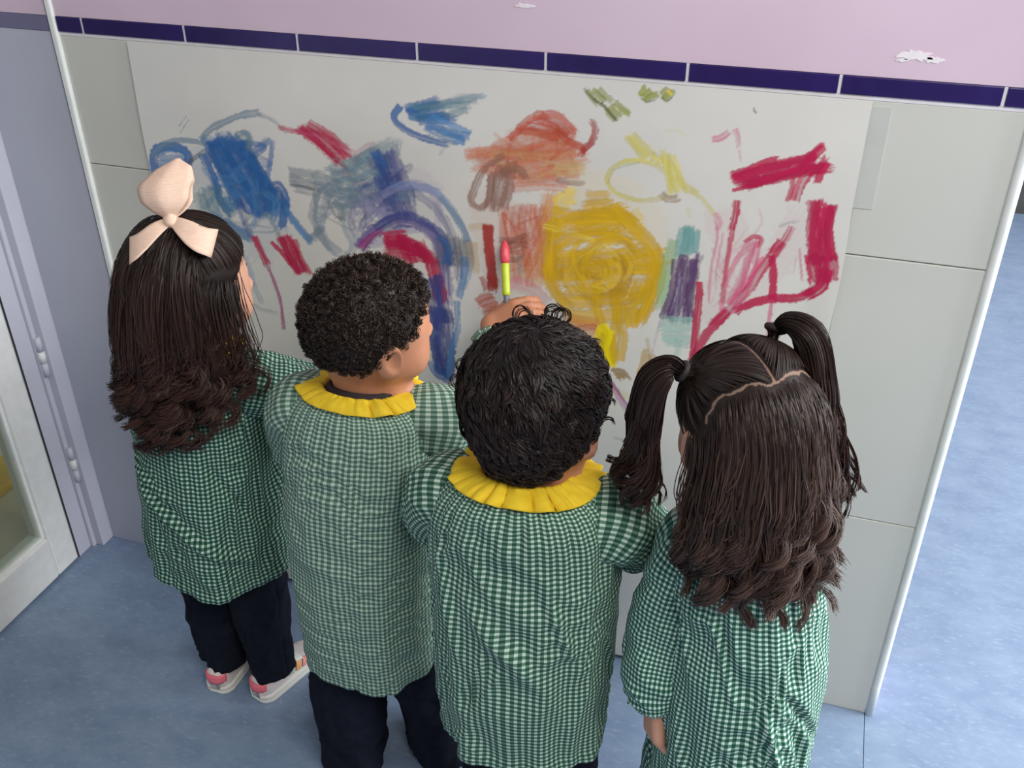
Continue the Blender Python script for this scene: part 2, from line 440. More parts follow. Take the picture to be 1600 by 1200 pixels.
# one line per brush mark: shape, paint, width in mm, cover, dryness, passes, points (x, z) in mm on the wall
MARKS = [
    ('s', 'lv', 76, 0.16, 0.2, 0, [(-717,920),(-650,895),(-602,933),(-668,958)]),
    ('s', 'pk', 57, 0.1, 0.2, 0, [(-125,958),(-96,869),(-127,799),(-49,876),(-7,962)]),
    ('s', 'og', 84, 0.12, 0.2, 0, [(-483,947),(-451,819),(-388,905)]),
    ('s', 'bm', 72, 0.13, 0.2, 0, [(-1030,931),(-954,939),(-878,867),(-928,789)]),
    ('s', 'yl', 79, 0.12, 0.2, 0, [(-348,962),(-258,942),(-211,842)]),
    ('s', 'bl', 18, 0.85, 0.35, 0, [(-1097,910),(-1097,937),(-1080,960),(-1044,964),(-1026,951),(-1041,927),(-1077,905)]),
    ('z', 'bm', 16, 0.7, 0.4, 5, [(-1088,950),(-1031,958),(-1089,911),(-1048,917)]),
    ('s', 'bg', 11, 0.7, 0.4, 0, [(-1097,944),(-1071,966),(-1040,977),(-1006,978),(-975,972)]),
    ('s', 'dk', 8, 0.6, 0.3, 0, [(-1038,932),(-1017,948),(-996,963)]),
    ('s', 'bg', 12, 0.75, 0.35, 0, [(-997,983),(-974,1003),(-942,1020),(-908,1033),(-877,1039)]),
    ('s', 'gr', 8, 0.5, 0.6, 0, [(-883,1038),(-855,1031),(-838,1018),(-832,1010)]),
    ('s', 'bm', 18, 0.6, 0.4, 0, [(-992,986),(-971,981),(-945,988)]),
    ('z', 'bl', 23, 0.88, 0.35, 9, [(-980,985),(-915,993),(-919,862),(-850,880)]),
    ('z', 'bl', 21, 0.85, 0.4, 6, [(-990,971),(-951,979),(-955,874),(-891,863)]),
    ('s', 'bl', 12, 0.6599558961998687, 0.5, 0, [(-864,996),(-894,975),(-861,995),(-886,912)]),
    ('s', 'bl', 12, 0.4736138897639009, 0.5, 0, [(-960,947),(-900,960),(-954,961),(-893,887)]),
    ('s', 'bl', 11, 0.6432521683466895, 0.5, 0, [(-878,934),(-963,932),(-932,981),(-919,948)]),
    ('s', 'bl', 8, 0.6451355495184196, 0.5, 0, [(-910,944),(-895,871),(-941,872),(-983,969)]),
    ('s', 'bl', 10, 0.6217157273081021, 0.5, 0, [(-911,905),(-957,928),(-875,984),(-969,981)]),
    ('s', 'bl', 12, 0.4963842154506892, 0.5, 0, [(-921,943),(-923,970),(-872,954),(-960,950)]),
    ('s', 'bm', 6, 0.4514496150559221, 0.55, 0, [(-966,894),(-958,899),(-964,872),(-983,872)]),
    ('s', 'bm', 10, 0.5318321731597955, 0.55, 0, [(-962,937),(-914,921),(-922,838),(-990,838)]),
    ('s', 'bm', 8, 0.4780871203071141, 0.55, 0, [(-1009,892),(-928,922),(-980,914),(-987,852)]),
    ('s', 'bm', 7, 0.41899206912482034, 0.55, 0, [(-940,837),(-965,949),(-895,857),(-912,895)]),
    ('s', 'bm', 10, 0.489517209036499, 0.55, 0, [(-973,896),(-1010,861),(-910,958),(-905,900)]),
    ('s', 'bm', 8, 0.5036282979656739, 0.55, 0, [(-910,904),(-934,895),(-1002,933),(-981,902)]),
    ('s', 'bg', 5, 0.4268342209088595, 0.6, 0, [(-916,845),(-854,901),(-884,859),(-889,913)]),
    ('s', 'bg', 5, 0.5125218000883232, 0.6, 0, [(-880,901),(-912,892),(-877,837),(-935,825)]),
    ('s', 'bg', 8, 0.41183990599166503, 0.6, 0, [(-863,912),(-889,872),(-854,908),(-915,838)]),
    ('s', 'bg', 5, 0.42443856831148696, 0.6, 0, [(-976,825),(-925,826),(-966,839),(-881,839)]),
    ('s', 'bg', 7, 0.5414784360655692, 0.6, 0, [(-976,843),(-940,828),(-935,846),(-865,904)]),
    ('s', 'te', 16, 0.7, 0.45, 0, [(-924,995),(-911,1002),(-903,995),(-909,970)]),
    ('s', 'bg', 11, 0.6, 0.4, 0, [(-916,1002),(-905,999),(-907,975),(-915,965)]),
    ('s', 'bl', 17, 0.8, 0.4, 0, [(-914,972),(-901,946),(-894,929)]),
    ('s', 'bl', 18, 0.85, 0.35, 0, [(-998,957),(-985,915),(-976,869),(-963,857)]),
    ('s', 'bm', 17, 0.8, 0.35, 0, [(-968,884),(-961,866),(-946,880),(-953,898)]),
    ('z', 'te', 32, 0.5, 0.45, 4, [(-1016,886),(-988,898),(-1011,832),(-959,850)]),
    ('s', 'bm', 19, 0.75, 0.4, 0, [(-1003,847),(-972,832),(-931,815)]),
    ('s', 'bg', 16, 0.6, 0.4, 0, [(-975,843),(-958,824),(-927,811)]),
    ('s', 'nv', 15, 0.5, 0.4, 0, [(-943,883),(-936,848),(-929,813)]),
    ('s', 'bl', 18, 0.85, 0.35, 0, [(-886,866),(-876,902),(-861,919),(-851,905),(-853,875),(-864,845)]),
    ('s', 'bm', 15, 0.8, 0.35, 0, [(-886,901),(-868,887),(-880,855)]),
    ('s', 'bm', 18, 0.85, 0.3, 0, [(-850,875),(-832,849),(-812,826)]),
    ('s', 'bg', 15, 0.7, 0.35, 0, [(-815,823),(-796,842),(-785,853)]),
    ('s', 'bg', 12, 0.5, 0.5, 0, [(-891,865),(-875,837),(-873,818)]),
    ('z', 'cr', 13, 0.85, 0.55, 7, [(-810,1018),(-785,1031),(-746,969),(-720,987)]),
    ('s', 'cr', 10, 0.75, 0.6, 0, [(-845,1019),(-810,1016),(-776,1016),(-723,997)]),
    ('s', 'pk', 9, 0.5, 0.6, 0, [(-822,1017),(-776,1009),(-710,990)]),
    ('s', 'cr', 10, 0.8, 0.5, 0, [(-756,983),(-739,970),(-727,960)]),
    ('s', 'pk', 11, 0.5, 0.6, 0, [(-736,959),(-719,942),(-709,932)]),
    ('s', 'cr', 17, 0.92, 0.3, 0, [(-921,817),(-914,793),(-905,770)]),
    ('s', 'cr', 10, 0.9, 0.3, 0, [(-889,811),(-871,794),(-856,774)]),
    ('z', 'cr', 16, 0.92, 0.3, 5, [(-873,820),(-844,826),(-848,763),(-820,762)]),
    ('s', 'mg', 8, 0.75, 0.3, 0, [(-905,770),(-895,731),(-888,688),(-890,638)]),
    ('s', 'bg', 13, 0.4, 0.5, 0, [(-961,747),(-939,717),(-928,687)]),
    ('s', 'bg', 10, 0.4, 0.5, 0, [(-964,695),(-935,673),(-899,671)]),
    ('s', 'bm', 20, 0.35, 0.5, 0, [(-957,785),(-945,749),(-941,724)]),
    ('z', 'gr', 18, 0.7, 0.5, 4, [(-834,942),(-832,920),(-748,930),(-753,909)]),
    ('s', 'dk', 6, 0.6, 0.4, 0, [(-837,922),(-810,921),(-792,919)]),
    ('s', 'gr', 16, 0.55, 0.5, 0, [(-788,912),(-801,876),(-791,840),(-775,814)]),
    ('s', 'bg', 21, 0.55, 0.45, 0, [(-764,917),(-784,878),(-787,836),(-756,810)]),
    ('s', 'gr', 16, 0.7, 0.4, 0, [(-758,902),(-745,888),(-749,871)]),
    ('s', 'dk', 8, 0.55, 0.5, 0, [(-767,903),(-756,877),(-744,876)]),
    ('s', 'bg', 18, 0.45, 0.5, 0, [(-721,919),(-740,872),(-730,822),(-752,800)]),
    ('s', 'lv', 16, 0.5, 0.45, 0, [(-669,947),(-714,920),(-730,873),(-710,834),(-665,845),(-634,890),(-652,932),(-680,944)]),
    ('s', 'te', 23, 0.55, 0.5, 0, [(-729,960),(-688,988),(-646,1011)]),
    ('s', 'bg', 19, 0.5, 0.5, 0, [(-712,975),(-672,966),(-643,997),(-637,1018)]),
    ('s', 'mg', 11, 0.35, 0.5, 0, [(-718,978),(-691,1002),(-673,1008)]),
    ('z', 'te', 24, 0.6, 0.45, 5, [(-760,950),(-667,992),(-741,906),(-625,930)]),
    ('z', 'nv', 24, 0.6, 0.45, 6, [(-681,989),(-647,994),(-662,886),(-616,892)]),
    ('s', 'bl', 22, 0.7, 0.4, 0, [(-674,994),(-663,967),(-671,940),(-652,927)]),
    ('s', 'lv', 13, 0.6, 0.3, 0, [(-669,919),(-667,906)]),
    ('s', 'gr', 6, 0.5, 0.5, 0, [(-640,1011),(-633,983),(-632,951)]),
    ('s', 'bg', 8, 0.5085953745039906, 0.55, 0, [(-726,901),(-649,921),(-717,899),(-770,901)]),
    ('s', 'bg', 9, 0.4731125409157142, 0.55, 0, [(-783,923),(-790,865),(-682,963),(-643,866)]),
    ('s', 'bg', 7, 0.5184854257037064, 0.55, 0, [(-769,957),(-709,958),(-766,932),(-796,904)]),
    ('s', 'bg', 9, 0.4915619242995899, 0.55, 0, [(-716,893),(-719,890),(-722,933),(-641,862)]),
    ('s', 'bg', 10, 0.5194619546605609, 0.55, 0, [(-745,936),(-748,953),(-673,925),(-660,928)]),
    ('s', 'bg', 9, 0.40395511737002854, 0.55, 0, [(-797,932),(-651,920),(-639,929),(-791,886)]),
    ('s', 'bg', 9, 0.3855356256396732, 0.55, 0, [(-784,920),(-645,889),(-778,930),(-778,951)]),
    ('s', 'nv', 9, 0.423262266970992, 0.55, 0, [(-664,896),(-638,961),(-715,924),(-689,874)]),
    ('s', 'nv', 6, 0.43865019073683753, 0.55, 0, [(-654,896),(-700,918),(-703,860),(-714,870)]),
    ('s', 'nv', 10, 0.48540834337378874, 0.55, 0, [(-678,925),(-617,977),(-715,857),(-655,965)]),
    ('s', 'nv', 6, 0.46182557668573043, 0.55, 0, [(-704,920),(-700,934),(-643,958),(-634,972)]),
    ('s', 'nv', 10, 0.43444728782088665, 0.55, 0, [(-670,924),(-649,920),(-669,970),(-638,861)]),
    ('s', 'nv', 9, 0.4050021822176392, 0.55, 0, [(-675,930),(-639,897),(-702,943),(-676,912)]),
    ('s', 'nv', 6, 0.4139948458948383, 0.55, 0, [(-718,869),(-668,912),(-691,921),(-675,880)]),
    ('s', 'lv', 11, 0.33843834409675627, 0.5, 0, [(-708,869),(-650,859),(-715,914),(-720,914)]),
    ('s', 'lv', 8, 0.4718312512557192, 0.5, 0, [(-666,921),(-701,895),(-627,886),(-739,906)]),
    ('s', 'lv', 10, 0.45090069322993226, 0.5, 0, [(-632,866),(-629,872),(-613,869),(-710,851)]),
    ('s', 'lv', 13, 0.43936607718995174, 0.5, 0, [(-663,900),(-691,897),(-696,927),(-631,867)]),
    ('s', 'lv', 9, 0.39770262425480196, 0.5, 0, [(-667,867),(-726,867),(-678,923),(-715,884)]),
    ('s', 'lv', 7, 0.4322217186781427, 0.5, 0, [(-657,904),(-725,886),(-708,914),(-715,900)]),
    ('s', 'gr', 4, 0.438161963053852, 0.6, 0, [(-800,883),(-724,859),(-769,946),(-709,900)]),
    ('s', 'gr', 5, 0.34194664008162234, 0.6, 0, [(-759,878),(-790,948),(-682,943),(-779,871)]),
    ('s', 'gr', 6, 0.38766164381050583, 0.6, 0, [(-735,896),(-790,891),(-791,933),(-795,950)]),
    ('s', 'gr', 4, 0.33204104985639954, 0.6, 0, [(-671,933),(-730,868),(-709,972),(-729,901)]),
    ('s', 'gr', 5, 0.3311163429182297, 0.6, 0, [(-688,921),(-783,919),(-785,872),(-735,970)]),
    ('s', 'gr', 4, 0.3969300421753111, 0.6, 0, [(-764,977),(-702,972),(-731,972),(-745,892)]),
    ('s', 'bm', 15, 0.55, 0.45, 0, [(-651,943),(-613,945),(-571,937),(-542,901),(-523,859),(-522,816),(-535,776)]),
    ('s', 'nv', 16, 0.6, 0.4, 0, [(-624,941),(-583,918),(-556,882),(-542,838),(-543,794)]),
    ('s', 'lv', 15, 0.5, 0.4, 0, [(-670,925),(-624,948),(-584,942),(-571,904),(-581,872)]),
    ('s', 'bg', 13, 0.6, 0.4, 0, [(-569,930),(-544,905),(-527,872),(-522,841)]),
    ('s', 'vi', 25, 0.8, 0.35, 0, [(-718,824),(-687,858),(-644,882),(-601,878),(-575,845),(-566,803),(-565,760)]),
    ('s', 'nv', 18, 0.75, 0.35, 0, [(-687,865),(-639,891),(-596,885),(-566,858),(-556,816)]),
    ('s', 'mg', 14, 0.75, 0.4, 0, [(-716,824),(-700,843),(-675,860)]),
    ('z', 'cr', 18, 0.92, 0.3, 6, [(-671,851),(-634,860),(-667,822),(-599,821)]),
    ('s', 'cr', 27, 0.92, 0.25, 0, [(-646,847),(-614,838),(-590,818),(-581,777),(-577,748)]),
    ('z', 'cr', 16, 0.9, 0.3, 4, [(-641,850),(-607,848),(-632,810),(-584,812)]),
    ('z', 'dk', 22, 0.5, 0.45, 5, [(-572,864),(-530,863),(-570,816),(-522,820)]),
    ('s', 'bl', 18, 0.6, 0.4, 0, [(-575,861),(-557,845),(-563,815)]),
    ('s', 'bm', 15, 0.7, 0.4, 0, [(-529,833),(-534,795),(-543,758)]),
    ('s', 'lv', 11, 0.8, 0.3, 0, [(-608,792),(-607,758),(-605,727)]),
    ('z', 'nv', 15, 0.85, 0.35, 4, [(-596,786),(-575,794),(-586,703),(-558,707)]),
    ('z', 'nv', 18, 0.9, 0.3, 4, [(-590,727),(-564,731),(-584,595),(-567,598)]),
    ('s', 'bm', 12, 0.75, 0.35, 0, [(-547,748),(-548,696),(-560,646),(-569,597)]),
    ('s', 'lv', 9, 0.6, 0.3, 0, [(-560,765),(-557,739)]),
    ('s', 'bl', 20, 0.8, 0.4, 0, [(-597,621),(-591,599),(-572,589)]),
    ('s', 'bg', 17, 0.7, 0.4, 0, [(-609,716),(-601,690),(-590,677)]),
    ('s', 'bl', 13, 0.85, 0.35, 0, [(-629,1071),(-639,1052),(-618,1034),(-580,1023),(-555,1020)]),
    ('z', 'bl', 16, 0.8, 0.4, 5, [(-623,1068),(-573,1086),(-600,1052),(-541,1057)]),
    ('z', 'te', 13, 0.65, 0.5, 4, [(-608,1073),(-606,1059),(-495,1098),(-516,1077)]),
    ('z', 'bm', 13, 0.8, 0.4, 4, [(-574,1060),(-590,1043),(-514,1040),(-525,1027)]),
    ('s', 'bg', 10, 0.5, 0.5, 0, [(-578,1069),(-536,1091),(-491,1098)]),
    ('s', 'gr', 5, 0.35, 0.6, 0, [(-566,1000),(-555,1016),(-542,1021)]),
    ('z', 'og', 21, 0.55, 0.55, 7, [(-517,1009),(-367,1063),(-501,984),(-338,1017)]),
    ('z', 'og', 22, 0.55, 0.55, 6, [(-476,1003),(-339,1033),(-451,959),(-365,968)]),
    ('z', 'rd', 14, 0.8, 0.45, 5, [(-445,1048),(-409,1077),(-379,1045),(-351,1053)]),
    ('s', 'og', 10, 0.3574901454293179, 0.6, 0, [(-458,996),(-391,1020),(-451,988),(-367,1019)]),
    ('s', 'og', 13, 0.447963795354413, 0.6, 0, [(-481,1019),(-399,1051),(-369,1041),(-448,1048)]),
    ('s', 'og', 8, 0.46215169978084797, 0.6, 0, [(-357,1012),(-477,1023),(-411,1046),(-347,1033)]),
    ('s', 'og', 12, 0.357275901685895, 0.6, 0, [(-464,976),(-417,1011),(-432,1015),(-455,1048)]),
    ('s', 'og', 8, 0.40073857009865094, 0.6, 0, [(-371,1043),(-344,991),(-374,999),(-398,999)]),
    ('s', 'og', 13, 0.3845867898153278, 0.6, 0, [(-365,1044),(-350,991),(-423,1025),(-417,1024)]),
    ('s', 'og', 8, 0.42460225043710625, 0.6, 0, [(-477,1042),(-379,980),(-411,1017),(-403,997)]),
    ('s', 'og', 9, 0.3335891812321889, 0.6, 0, [(-402,1007),(-456,1038),(-431,979),(-432,1006)]),
    ('s', 'og', 9, 0.49303973324116707, 0.6, 0, [(-472,984),(-371,1030),(-384,1005),(-353,985)]),
    ('s', 'rd', 7, 0.3170786383977722, 0.65, 0, [(-351,1066),(-453,997),(-435,1059),(-384,1049)]),
    ('s', 'rd', 7, 0.37432893069264, 0.65, 0, [(-351,1054),(-389,1008),(-379,1010),(-378,1069)]),
    ('s', 'rd', 6, 0.37797193924762396, 0.65, 0, [(-421,1056),(-362,1035),(-352,1023),(-350,1037)]),
    ('s', 'rd', 6, 0.30960453919399944, 0.65, 0, [(-427,1002),(-421,1015),(-351,1031),(-440,1010)]),
    ('s', 'rd', 7, 0.3291690082112215, 0.65, 0, [(-450,1030),(-452,1002),(-400,1036),(-410,1025)]),
    ('s', 'rd', 4, 0.43943746381251336, 0.65, 0, [(-414,1030),(-423,1028),(-396,1042),(-381,1037)]),
    ('s', 'rd', 7, 0.30742334369439217, 0.65, 0, [(-416,1040),(-411,1006),(-351,1041),(-412,1063)]),
    ('s', 'tn', 6, 0.3072403003422218, 0.6, 0, [(-349,975),(-355,1026),(-397,1002),(-406,1019)]),
    ('s', 'tn', 7, 0.25305763415089055, 0.6, 0, [(-450,994),(-478,1014),(-380,1004),(-408,982)]),
    ('s', 'tn', 8, 0.33747449529504453, 0.6, 0, [(-370,995),(-387,991),(-344,1011),(-373,1008)]),
    ('s', 'tn', 6, 0.2902777288427324, 0.6, 0, [(-436,1018),(-413,982),(-397,1000),(-390,1017)]),
    ('s', 'tn', 7, 0.2967515504808539, 0.6, 0, [(-366,1019),(-465,1015),(-476,1003),(-399,978)]),
    ('s', 'rd', 14, 0.75, 0.45, 0, [(-451,1036),(-419,1070),(-385,1079),(-363,1067),(-351,1055)]),
    ('s', 'rd', 13, 0.8, 0.35, 0, [(-381,1058),(-361,1044),(-339,1033),(-342,1023)]),
    ('s', 'rb', 11, 0.85, 0.3, 0, [(-339,1029),(-324,1048),(-321,1067),(-327,1074)]),
    ('s', 'br', 13, 0.75, 0.35, 0, [(-461,1011),(-493,985),(-510,950),(-515,930),(-500,921),(-485,942),(-482,978)]),
    ('z', 'br', 17, 0.7, 0.4, 4, [(-480,984),(-451,1002),(-487,918),(-464,926)]),
    ('s', 'br', 14, 0.7, 0.4, 0, [(-465,980),(-441,991),(-428,978)]),
    ('s', 'tn', 12, 0.6, 0.5, 0, [(-380,1003),(-358,1003),(-336,1008)]),
    ('s', 'br', 10, 0.55, 0.5, 0, [(-377,979),(-357,979),(-335,980)]),
    ('s', 'tn', 10, 0.5, 0.5, 0, [(-377,991),(-335,996)]),
    ('z', 'og', 17, 0.6, 0.55, 9, [(-466,917),(-393,936),(-445,794),(-380,818)]),
    ('z', 'rd', 12, 0.45, 0.65, 7, [(-459,928),(-399,937),(-462,863),(-402,875)]),
    ('z', 'oy', 17, 0.5, 0.5, 4, [(-395,957),(-379,959),(-423,800),(-380,806)]),
    ('s', 'rd', 3, 0.4513926565630269, 0.65, 0, [(-413,842),(-454,819),(-453,856)]),
    ('s', 'rd', 6, 0.33580687705480056, 0.65, 0, [(-457,851),(-412,851),(-434,836)]),
    ('s', 'rd', 3, 0.4519000705011454, 0.65, 0, [(-428,827),(-411,886),(-445,825)]),
    ('s', 'rd', 5, 0.4814337988083898, 0.65, 0, [(-404,918),(-443,897),(-427,893)]),
    ('s', 'rd', 5, 0.4935560387977784, 0.65, 0, [(-444,832),(-463,917),(-417,846)]),
    ('s', 'rd', 3, 0.34075807570194044, 0.65, 0, [(-403,907),(-411,833),(-461,874)]),
    ('s', 'rd', 5, 0.41077746051056463, 0.65, 0, [(-431,859),(-394,922),(-429,822)]),
    ('s', 'rd', 5, 0.38763607898336755, 0.65, 0, [(-450,861),(-448,859),(-418,891)]),
    ('s', 'og', 5, 0.4865349708224026, 0.6, 0, [(-422,809),(-387,893),(-384,847)]),
    ('s', 'og', 8, 0.4072174290822952, 0.6, 0, [(-431,877),(-418,847),(-441,833)]),
    ('s', 'og', 5, 0.49015916235774953, 0.6, 0, [(-390,847),(-388,896),(-423,860)]),
    ('s', 'og', 6, 0.3276665730224642, 0.6, 0, [(-403,903),(-406,868),(-437,892)]),
    ('s', 'og', 8, 0.3547467927560403, 0.6, 0, [(-408,857),(-441,812),(-448,889)]),
    ('s', 'og', 5, 0.4619405742665842, 0.6, 0, [(-418,851),(-417,858),(-412,860)]),
    ('s', 'og', 6, 0.35453264070493756, 0.6, 0, [(-429,905),(-419,822),(-403,864)]),
    ('z', 'db', 12, 0.6, 0.55, 5, [(-468,871),(-425,885),(-462,838),(-427,845)]),
    ('s', 'tn', 20, 0.55, 0.4, 0, [(-517,860),(-515,833),(-513,810)]),
    ('s', 'tn', 13, 0.45, 0.5, 0, [(-520,886),(-499,891),(-483,891)]),
    ('s', 'rb', 20, 0.95, 0.15, 0, [(-490,892),(-488,855),(-484,814),(-483,784)]),
    ('z', 'rb', 11, 0.7, 0.4, 3, [(-500,800),(-478,803),(-492,776),(-480,777)]),
    ('z', 'rd', 16, 0.7, 0.4, 4, [(-510,754),(-483,770),(-497,734),(-474,745)]),
    ('s', 'og', 25, 0.4, 0.5, 0, [(-485,755),(-483,724),(-493,703)]),
    ('s', 'pk', 29, 0.35, 0.4, 0, [(-462,794),(-418,789),(-396,769)]),
    ('s', 'gr', 9, 0.5, 0.5, 0, [(-438,852),(-434,833),(-436,816)]),
    ('s', 'yl', 30, 0.75, 0.4, 0, [(-364,933),(-368,947),(-352,955)]),
    ('z', 'ye', 26, 0.85, 0.35, 4, [(-328,958),(-296,962),(-336,911),(-276,923)]),
    ('s', 'yl', 25, 0.6, 0.5, 0, [(-258,942),(-248,922),(-251,901)]),
    ('z', 'ye', 30, 0.85, 0.35, 6, [(-376,921),(-273,940),(-384,817),(-216,852)]),
    ('z', 'ye', 32, 0.85, 0.35, 5, [(-384,828),(-213,874),(-346,756),(-231,776)]),
    ('z', 'ye', 21, 0.9, 0.3, 5, [(-302,818),(-224,829),(-287,727),(-236,759)]),
    ('s', 'ye', 24, 0.9, 0.3, 0, [(-287,944),(-246,912),(-215,874),(-215,819),(-232,767)]),
    ('s', 'yd', 13, 0.55, 0.55, 0, [(-270,812),(-302,793),(-339,796),(-364,819),(-367,854)]),
    ('s', 'yd', 13, 0.55, 0.55, 0, [(-336,852),(-321,859),(-305,856),(-294,845),(-293,830)]),
    ('s', 'yd', 16, 0.55, 0.55, 0, [(-288,902),(-276,900),(-265,896),(-256,888),(-250,878)]),
    ('s', 'yd', 12, 0.55, 0.55, 0, [(-277,848),(-274,842),(-272,835),(-273,828),(-276,821)]),
    ('s', 'yd', 14, 0.55, 0.55, 0, [(-305,828),(-317,827),(-327,830),(-334,838),(-336,849)]),
    ('s', 'yd', 10, 0.55, 0.55, 0, [(-296,827),(-309,826),(-321,830),(-329,838),(-334,849)]),
    ('s', 'yd', 16, 0.55, 0.55, 0, [(-287,874),(-268,858),(-260,834),(-266,808),(-285,787)]),
    ('s', 'yd', 13, 0.55, 0.55, 0, [(-246,802),(-265,786),(-289,779),(-313,781),(-332,794)]),
    ('s', 'yd', 16, 0.55, 0.55, 0, [(-278,867),(-263,856),(-258,838),(-264,818),(-279,803)]),
    ('s', 'ye', 18, 0.75, 0.4, 0, [(-291,844),(-291,826),(-303,811),(-321,805),(-338,812)]),
    ('s', 'ye', 12, 0.75, 0.4, 0, [(-322,890),(-301,899),(-279,899),(-259,890),(-245,873)]),
    ('s', 'ye', 16, 0.75, 0.4, 0, [(-330,801),(-336,827),(-331,854),(-314,877),(-289,891)]),
    ('s', 'ye', 14, 0.75, 0.4, 0, [(-345,835),(-347,845),(-345,856),(-338,865),(-329,871)]),
    ('s', 'ye', 11, 0.75, 0.4, 0, [(-332,820),(-347,848),(-341,880),(-316,903),(-284,908)]),
    ('s', 'ye', 13, 0.75, 0.4, 0, [(-296,798),(-311,806),(-321,820),(-326,837),(-324,854)]),
    ('s', 'ye', 18, 0.75, 0.4, 0, [(-236,885),(-221,853),(-227,816),(-254,788),(-291,780)]),
    ('s', 'ye', 18, 0.75, 0.4, 0, [(-357,772),(-385,810),(-380,860),(-345,898),(-297,907)]),
    ('s', 'ye', 18, 0.75, 0.4, 0, [(-327,833),(-327,858),(-316,881),(-295,895),(-271,899)]),
    ('s', 'yl', 5, 0.35, 0.65, 0, [(-294,810),(-312,811),(-326,820),(-333,836),(-331,854)]),
    ('s', 'yl', 7, 0.35, 0.65, 0, [(-283,829),(-290,811),(-306,798),(-326,797),(-341,808)]),
    ('s', 'yl', 9, 0.35, 0.65, 0, [(-297,883),(-280,869),(-273,850),(-276,828),(-289,808)]),
    ('s', 'yl', 8, 0.35, 0.65, 0, [(-371,836),(-359,862),(-335,879),(-307,881),(-285,867)]),
    ('s', 'yl', 9, 0.35, 0.65, 0, [(-319,785),(-335,790),(-348,801),(-357,815),(-360,832)]),
    ('s', 'yl', 9, 0.35, 0.65, 0, [(-299,885),(-276,886),(-258,873),(-254,850),(-265,829)]),
    ('s', 'yl', 7, 0.35, 0.65, 0, [(-297,848),(-292,842),(-289,834),(-289,826),(-293,817)]),
    ('s', 'bo', 5, 0.3, 0.6, 0, [(-311,828),(-322,828),(-333,831),(-341,837),(-347,846)]),
    ('s', 'bo', 4, 0.3, 0.6, 0, [(-272,869),(-265,844),(-274,817),(-298,799),(-328,796)]),
    ('s', 'bo', 6, 0.3, 0.6, 0, [(-265,814),(-274,810),(-283,809),(-291,810),(-298,815)]),
    ('s', 'bo', 6, 0.3, 0.6, 0, [(-285,865),(-275,861),(-267,854),(-263,844),(-263,833)]),
    ('s', 'bo', 4, 0.3, 0.6, 0, [(-263,876),(-255,867),(-251,855),(-251,842),(-256,829)]),
    ('s', 'bo', 5, 0.3, 0.6, 0, [(-334,829),(-335,846),(-330,863),(-319,878),(-305,889)]),
    ('s', 'ye', 27, 0.85, 0.4, 0, [(-376,917),(-385,862),(-380,806),(-353,764)]),
    ('s', 'yl', 9, 0.7, 0.5, 0, [(-398,904),(-357,898),(-315,890)]),
    ('s', 'yl', 8, 0.55, 0.55, 0, [(-365,808),(-334,857),(-285,890)]),
    ('z', 'oy', 15, 0.75, 0.35, 4, [(-357,752),(-303,748),(-349,717),(-293,726)]),
    ('s', 'rd', 13, 0.55, 0.4, 0, [(-341,728),(-309,738),(-297,725)]),
    ('z', 'yb', 14, 0.95, 0.2, 5, [(-302,737),(-281,735),(-297,674),(-275,669)]),
    ('z', 'ye', 17, 0.8, 0.35, 4, [(-291,727),(-259,732),(-286,667),(-263,683)]),
    ('s', 'yb', 15, 0.9, 0.2, 0, [(-294,743),(-284,728),(-287,698),(-277,673)]),
    ('s', 'yp', 8, 0.85, 0.4, 0, [(-211,970),(-249,963),(-285,971),(-300,990),(-289,1011),(-259,1024),(-224,1017),(-194,997)]),
    ('s', 'ol', 4, 0.4, 0.5, 0, [(-297,984),(-287,1007),(-253,1020)]),
    ('z', 'yp', 11, 0.9, 0.4, 3, [(-274,1055),(-263,1061),(-246,1027),(-233,1034)]),
    ('s', 'yp', 12, 0.85, 0.45, 0, [(-235,1032),(-206,1021),(-188,994),(-165,983)]),
    ('z', 'yp', 12, 0.85, 0.45, 4, [(-220,1039),(-207,1038),(-206,978),(-184,985)]),
    ('s', 'yp', 8, 0.7, 0.5, 0, [(-175,988),(-154,972),(-137,952)]),
    ('s', 'bo', 13, 0.65, 0.4, 0, [(-216,977),(-205,970),(-192,974)]),
    ('s', 'yp', 5, 0.35, 0.6, 0, [(-219,1069),(-203,1073),(-189,1065)]),
    ('s', 'yp', 8, 0.35, 0.5, 0, [(-176,960),(-173,946)]),
    ('z', 'ol', 10, 0.85, 0.35, 3, [(-336,1118),(-318,1122),(-320,1101),(-298,1107)]),
    ('z', 'ol', 10, 0.85, 0.35, 3, [(-305,1095),(-294,1103),(-293,1081),(-276,1090)]),
    ('z', 'ol', 10, 0.85, 0.35, 3, [(-258,1117),(-249,1129),(-250,1111),(-234,1121)]),
    ('z', 'ol', 10, 0.85, 0.35, 3, [(-229,1123),(-222,1131),(-223,1115),(-211,1127)]),
    ('s', 'od', 5, 0.8, 0.4, 0, [(-340,1120),(-324,1106),(-309,1098),(-291,1080)]),
    ('s', 'yl', 5, 0.7, 0.4, 0, [(-220,1128),(-214,1123)]),
    ('s', 'od', 3, 0.6, 0.4, 0, [(-257,1114),(-248,1110),(-235,1114)]),
    ('s', 'od', 3, 0.6, 0.4, 0, [(-228,1118),(-221,1113),(-212,1119)]),
    ('s', 'bo', 28, 0.85, 0.3, 0, [(-293,633),(-286,621),(-294,607)]),
    ('s', 'bo', 22, 0.85, 0.3, 0, [(-268,655),(-259,659),(-254,652)]),
    ('z', 'mu', 11, 0.7, 0.45, 3, [(-222,707),(-211,709),(-220,598),(-212,600)]),
    ('s', 'mu', 7, 0.6, 0.5, 0, [(-221,731),(-214,692),(-218,654)]),
    ('s', 'yp', 14, 0.5, 0.5, 0, [(-270,624),(-237,615),(-216,622)]),
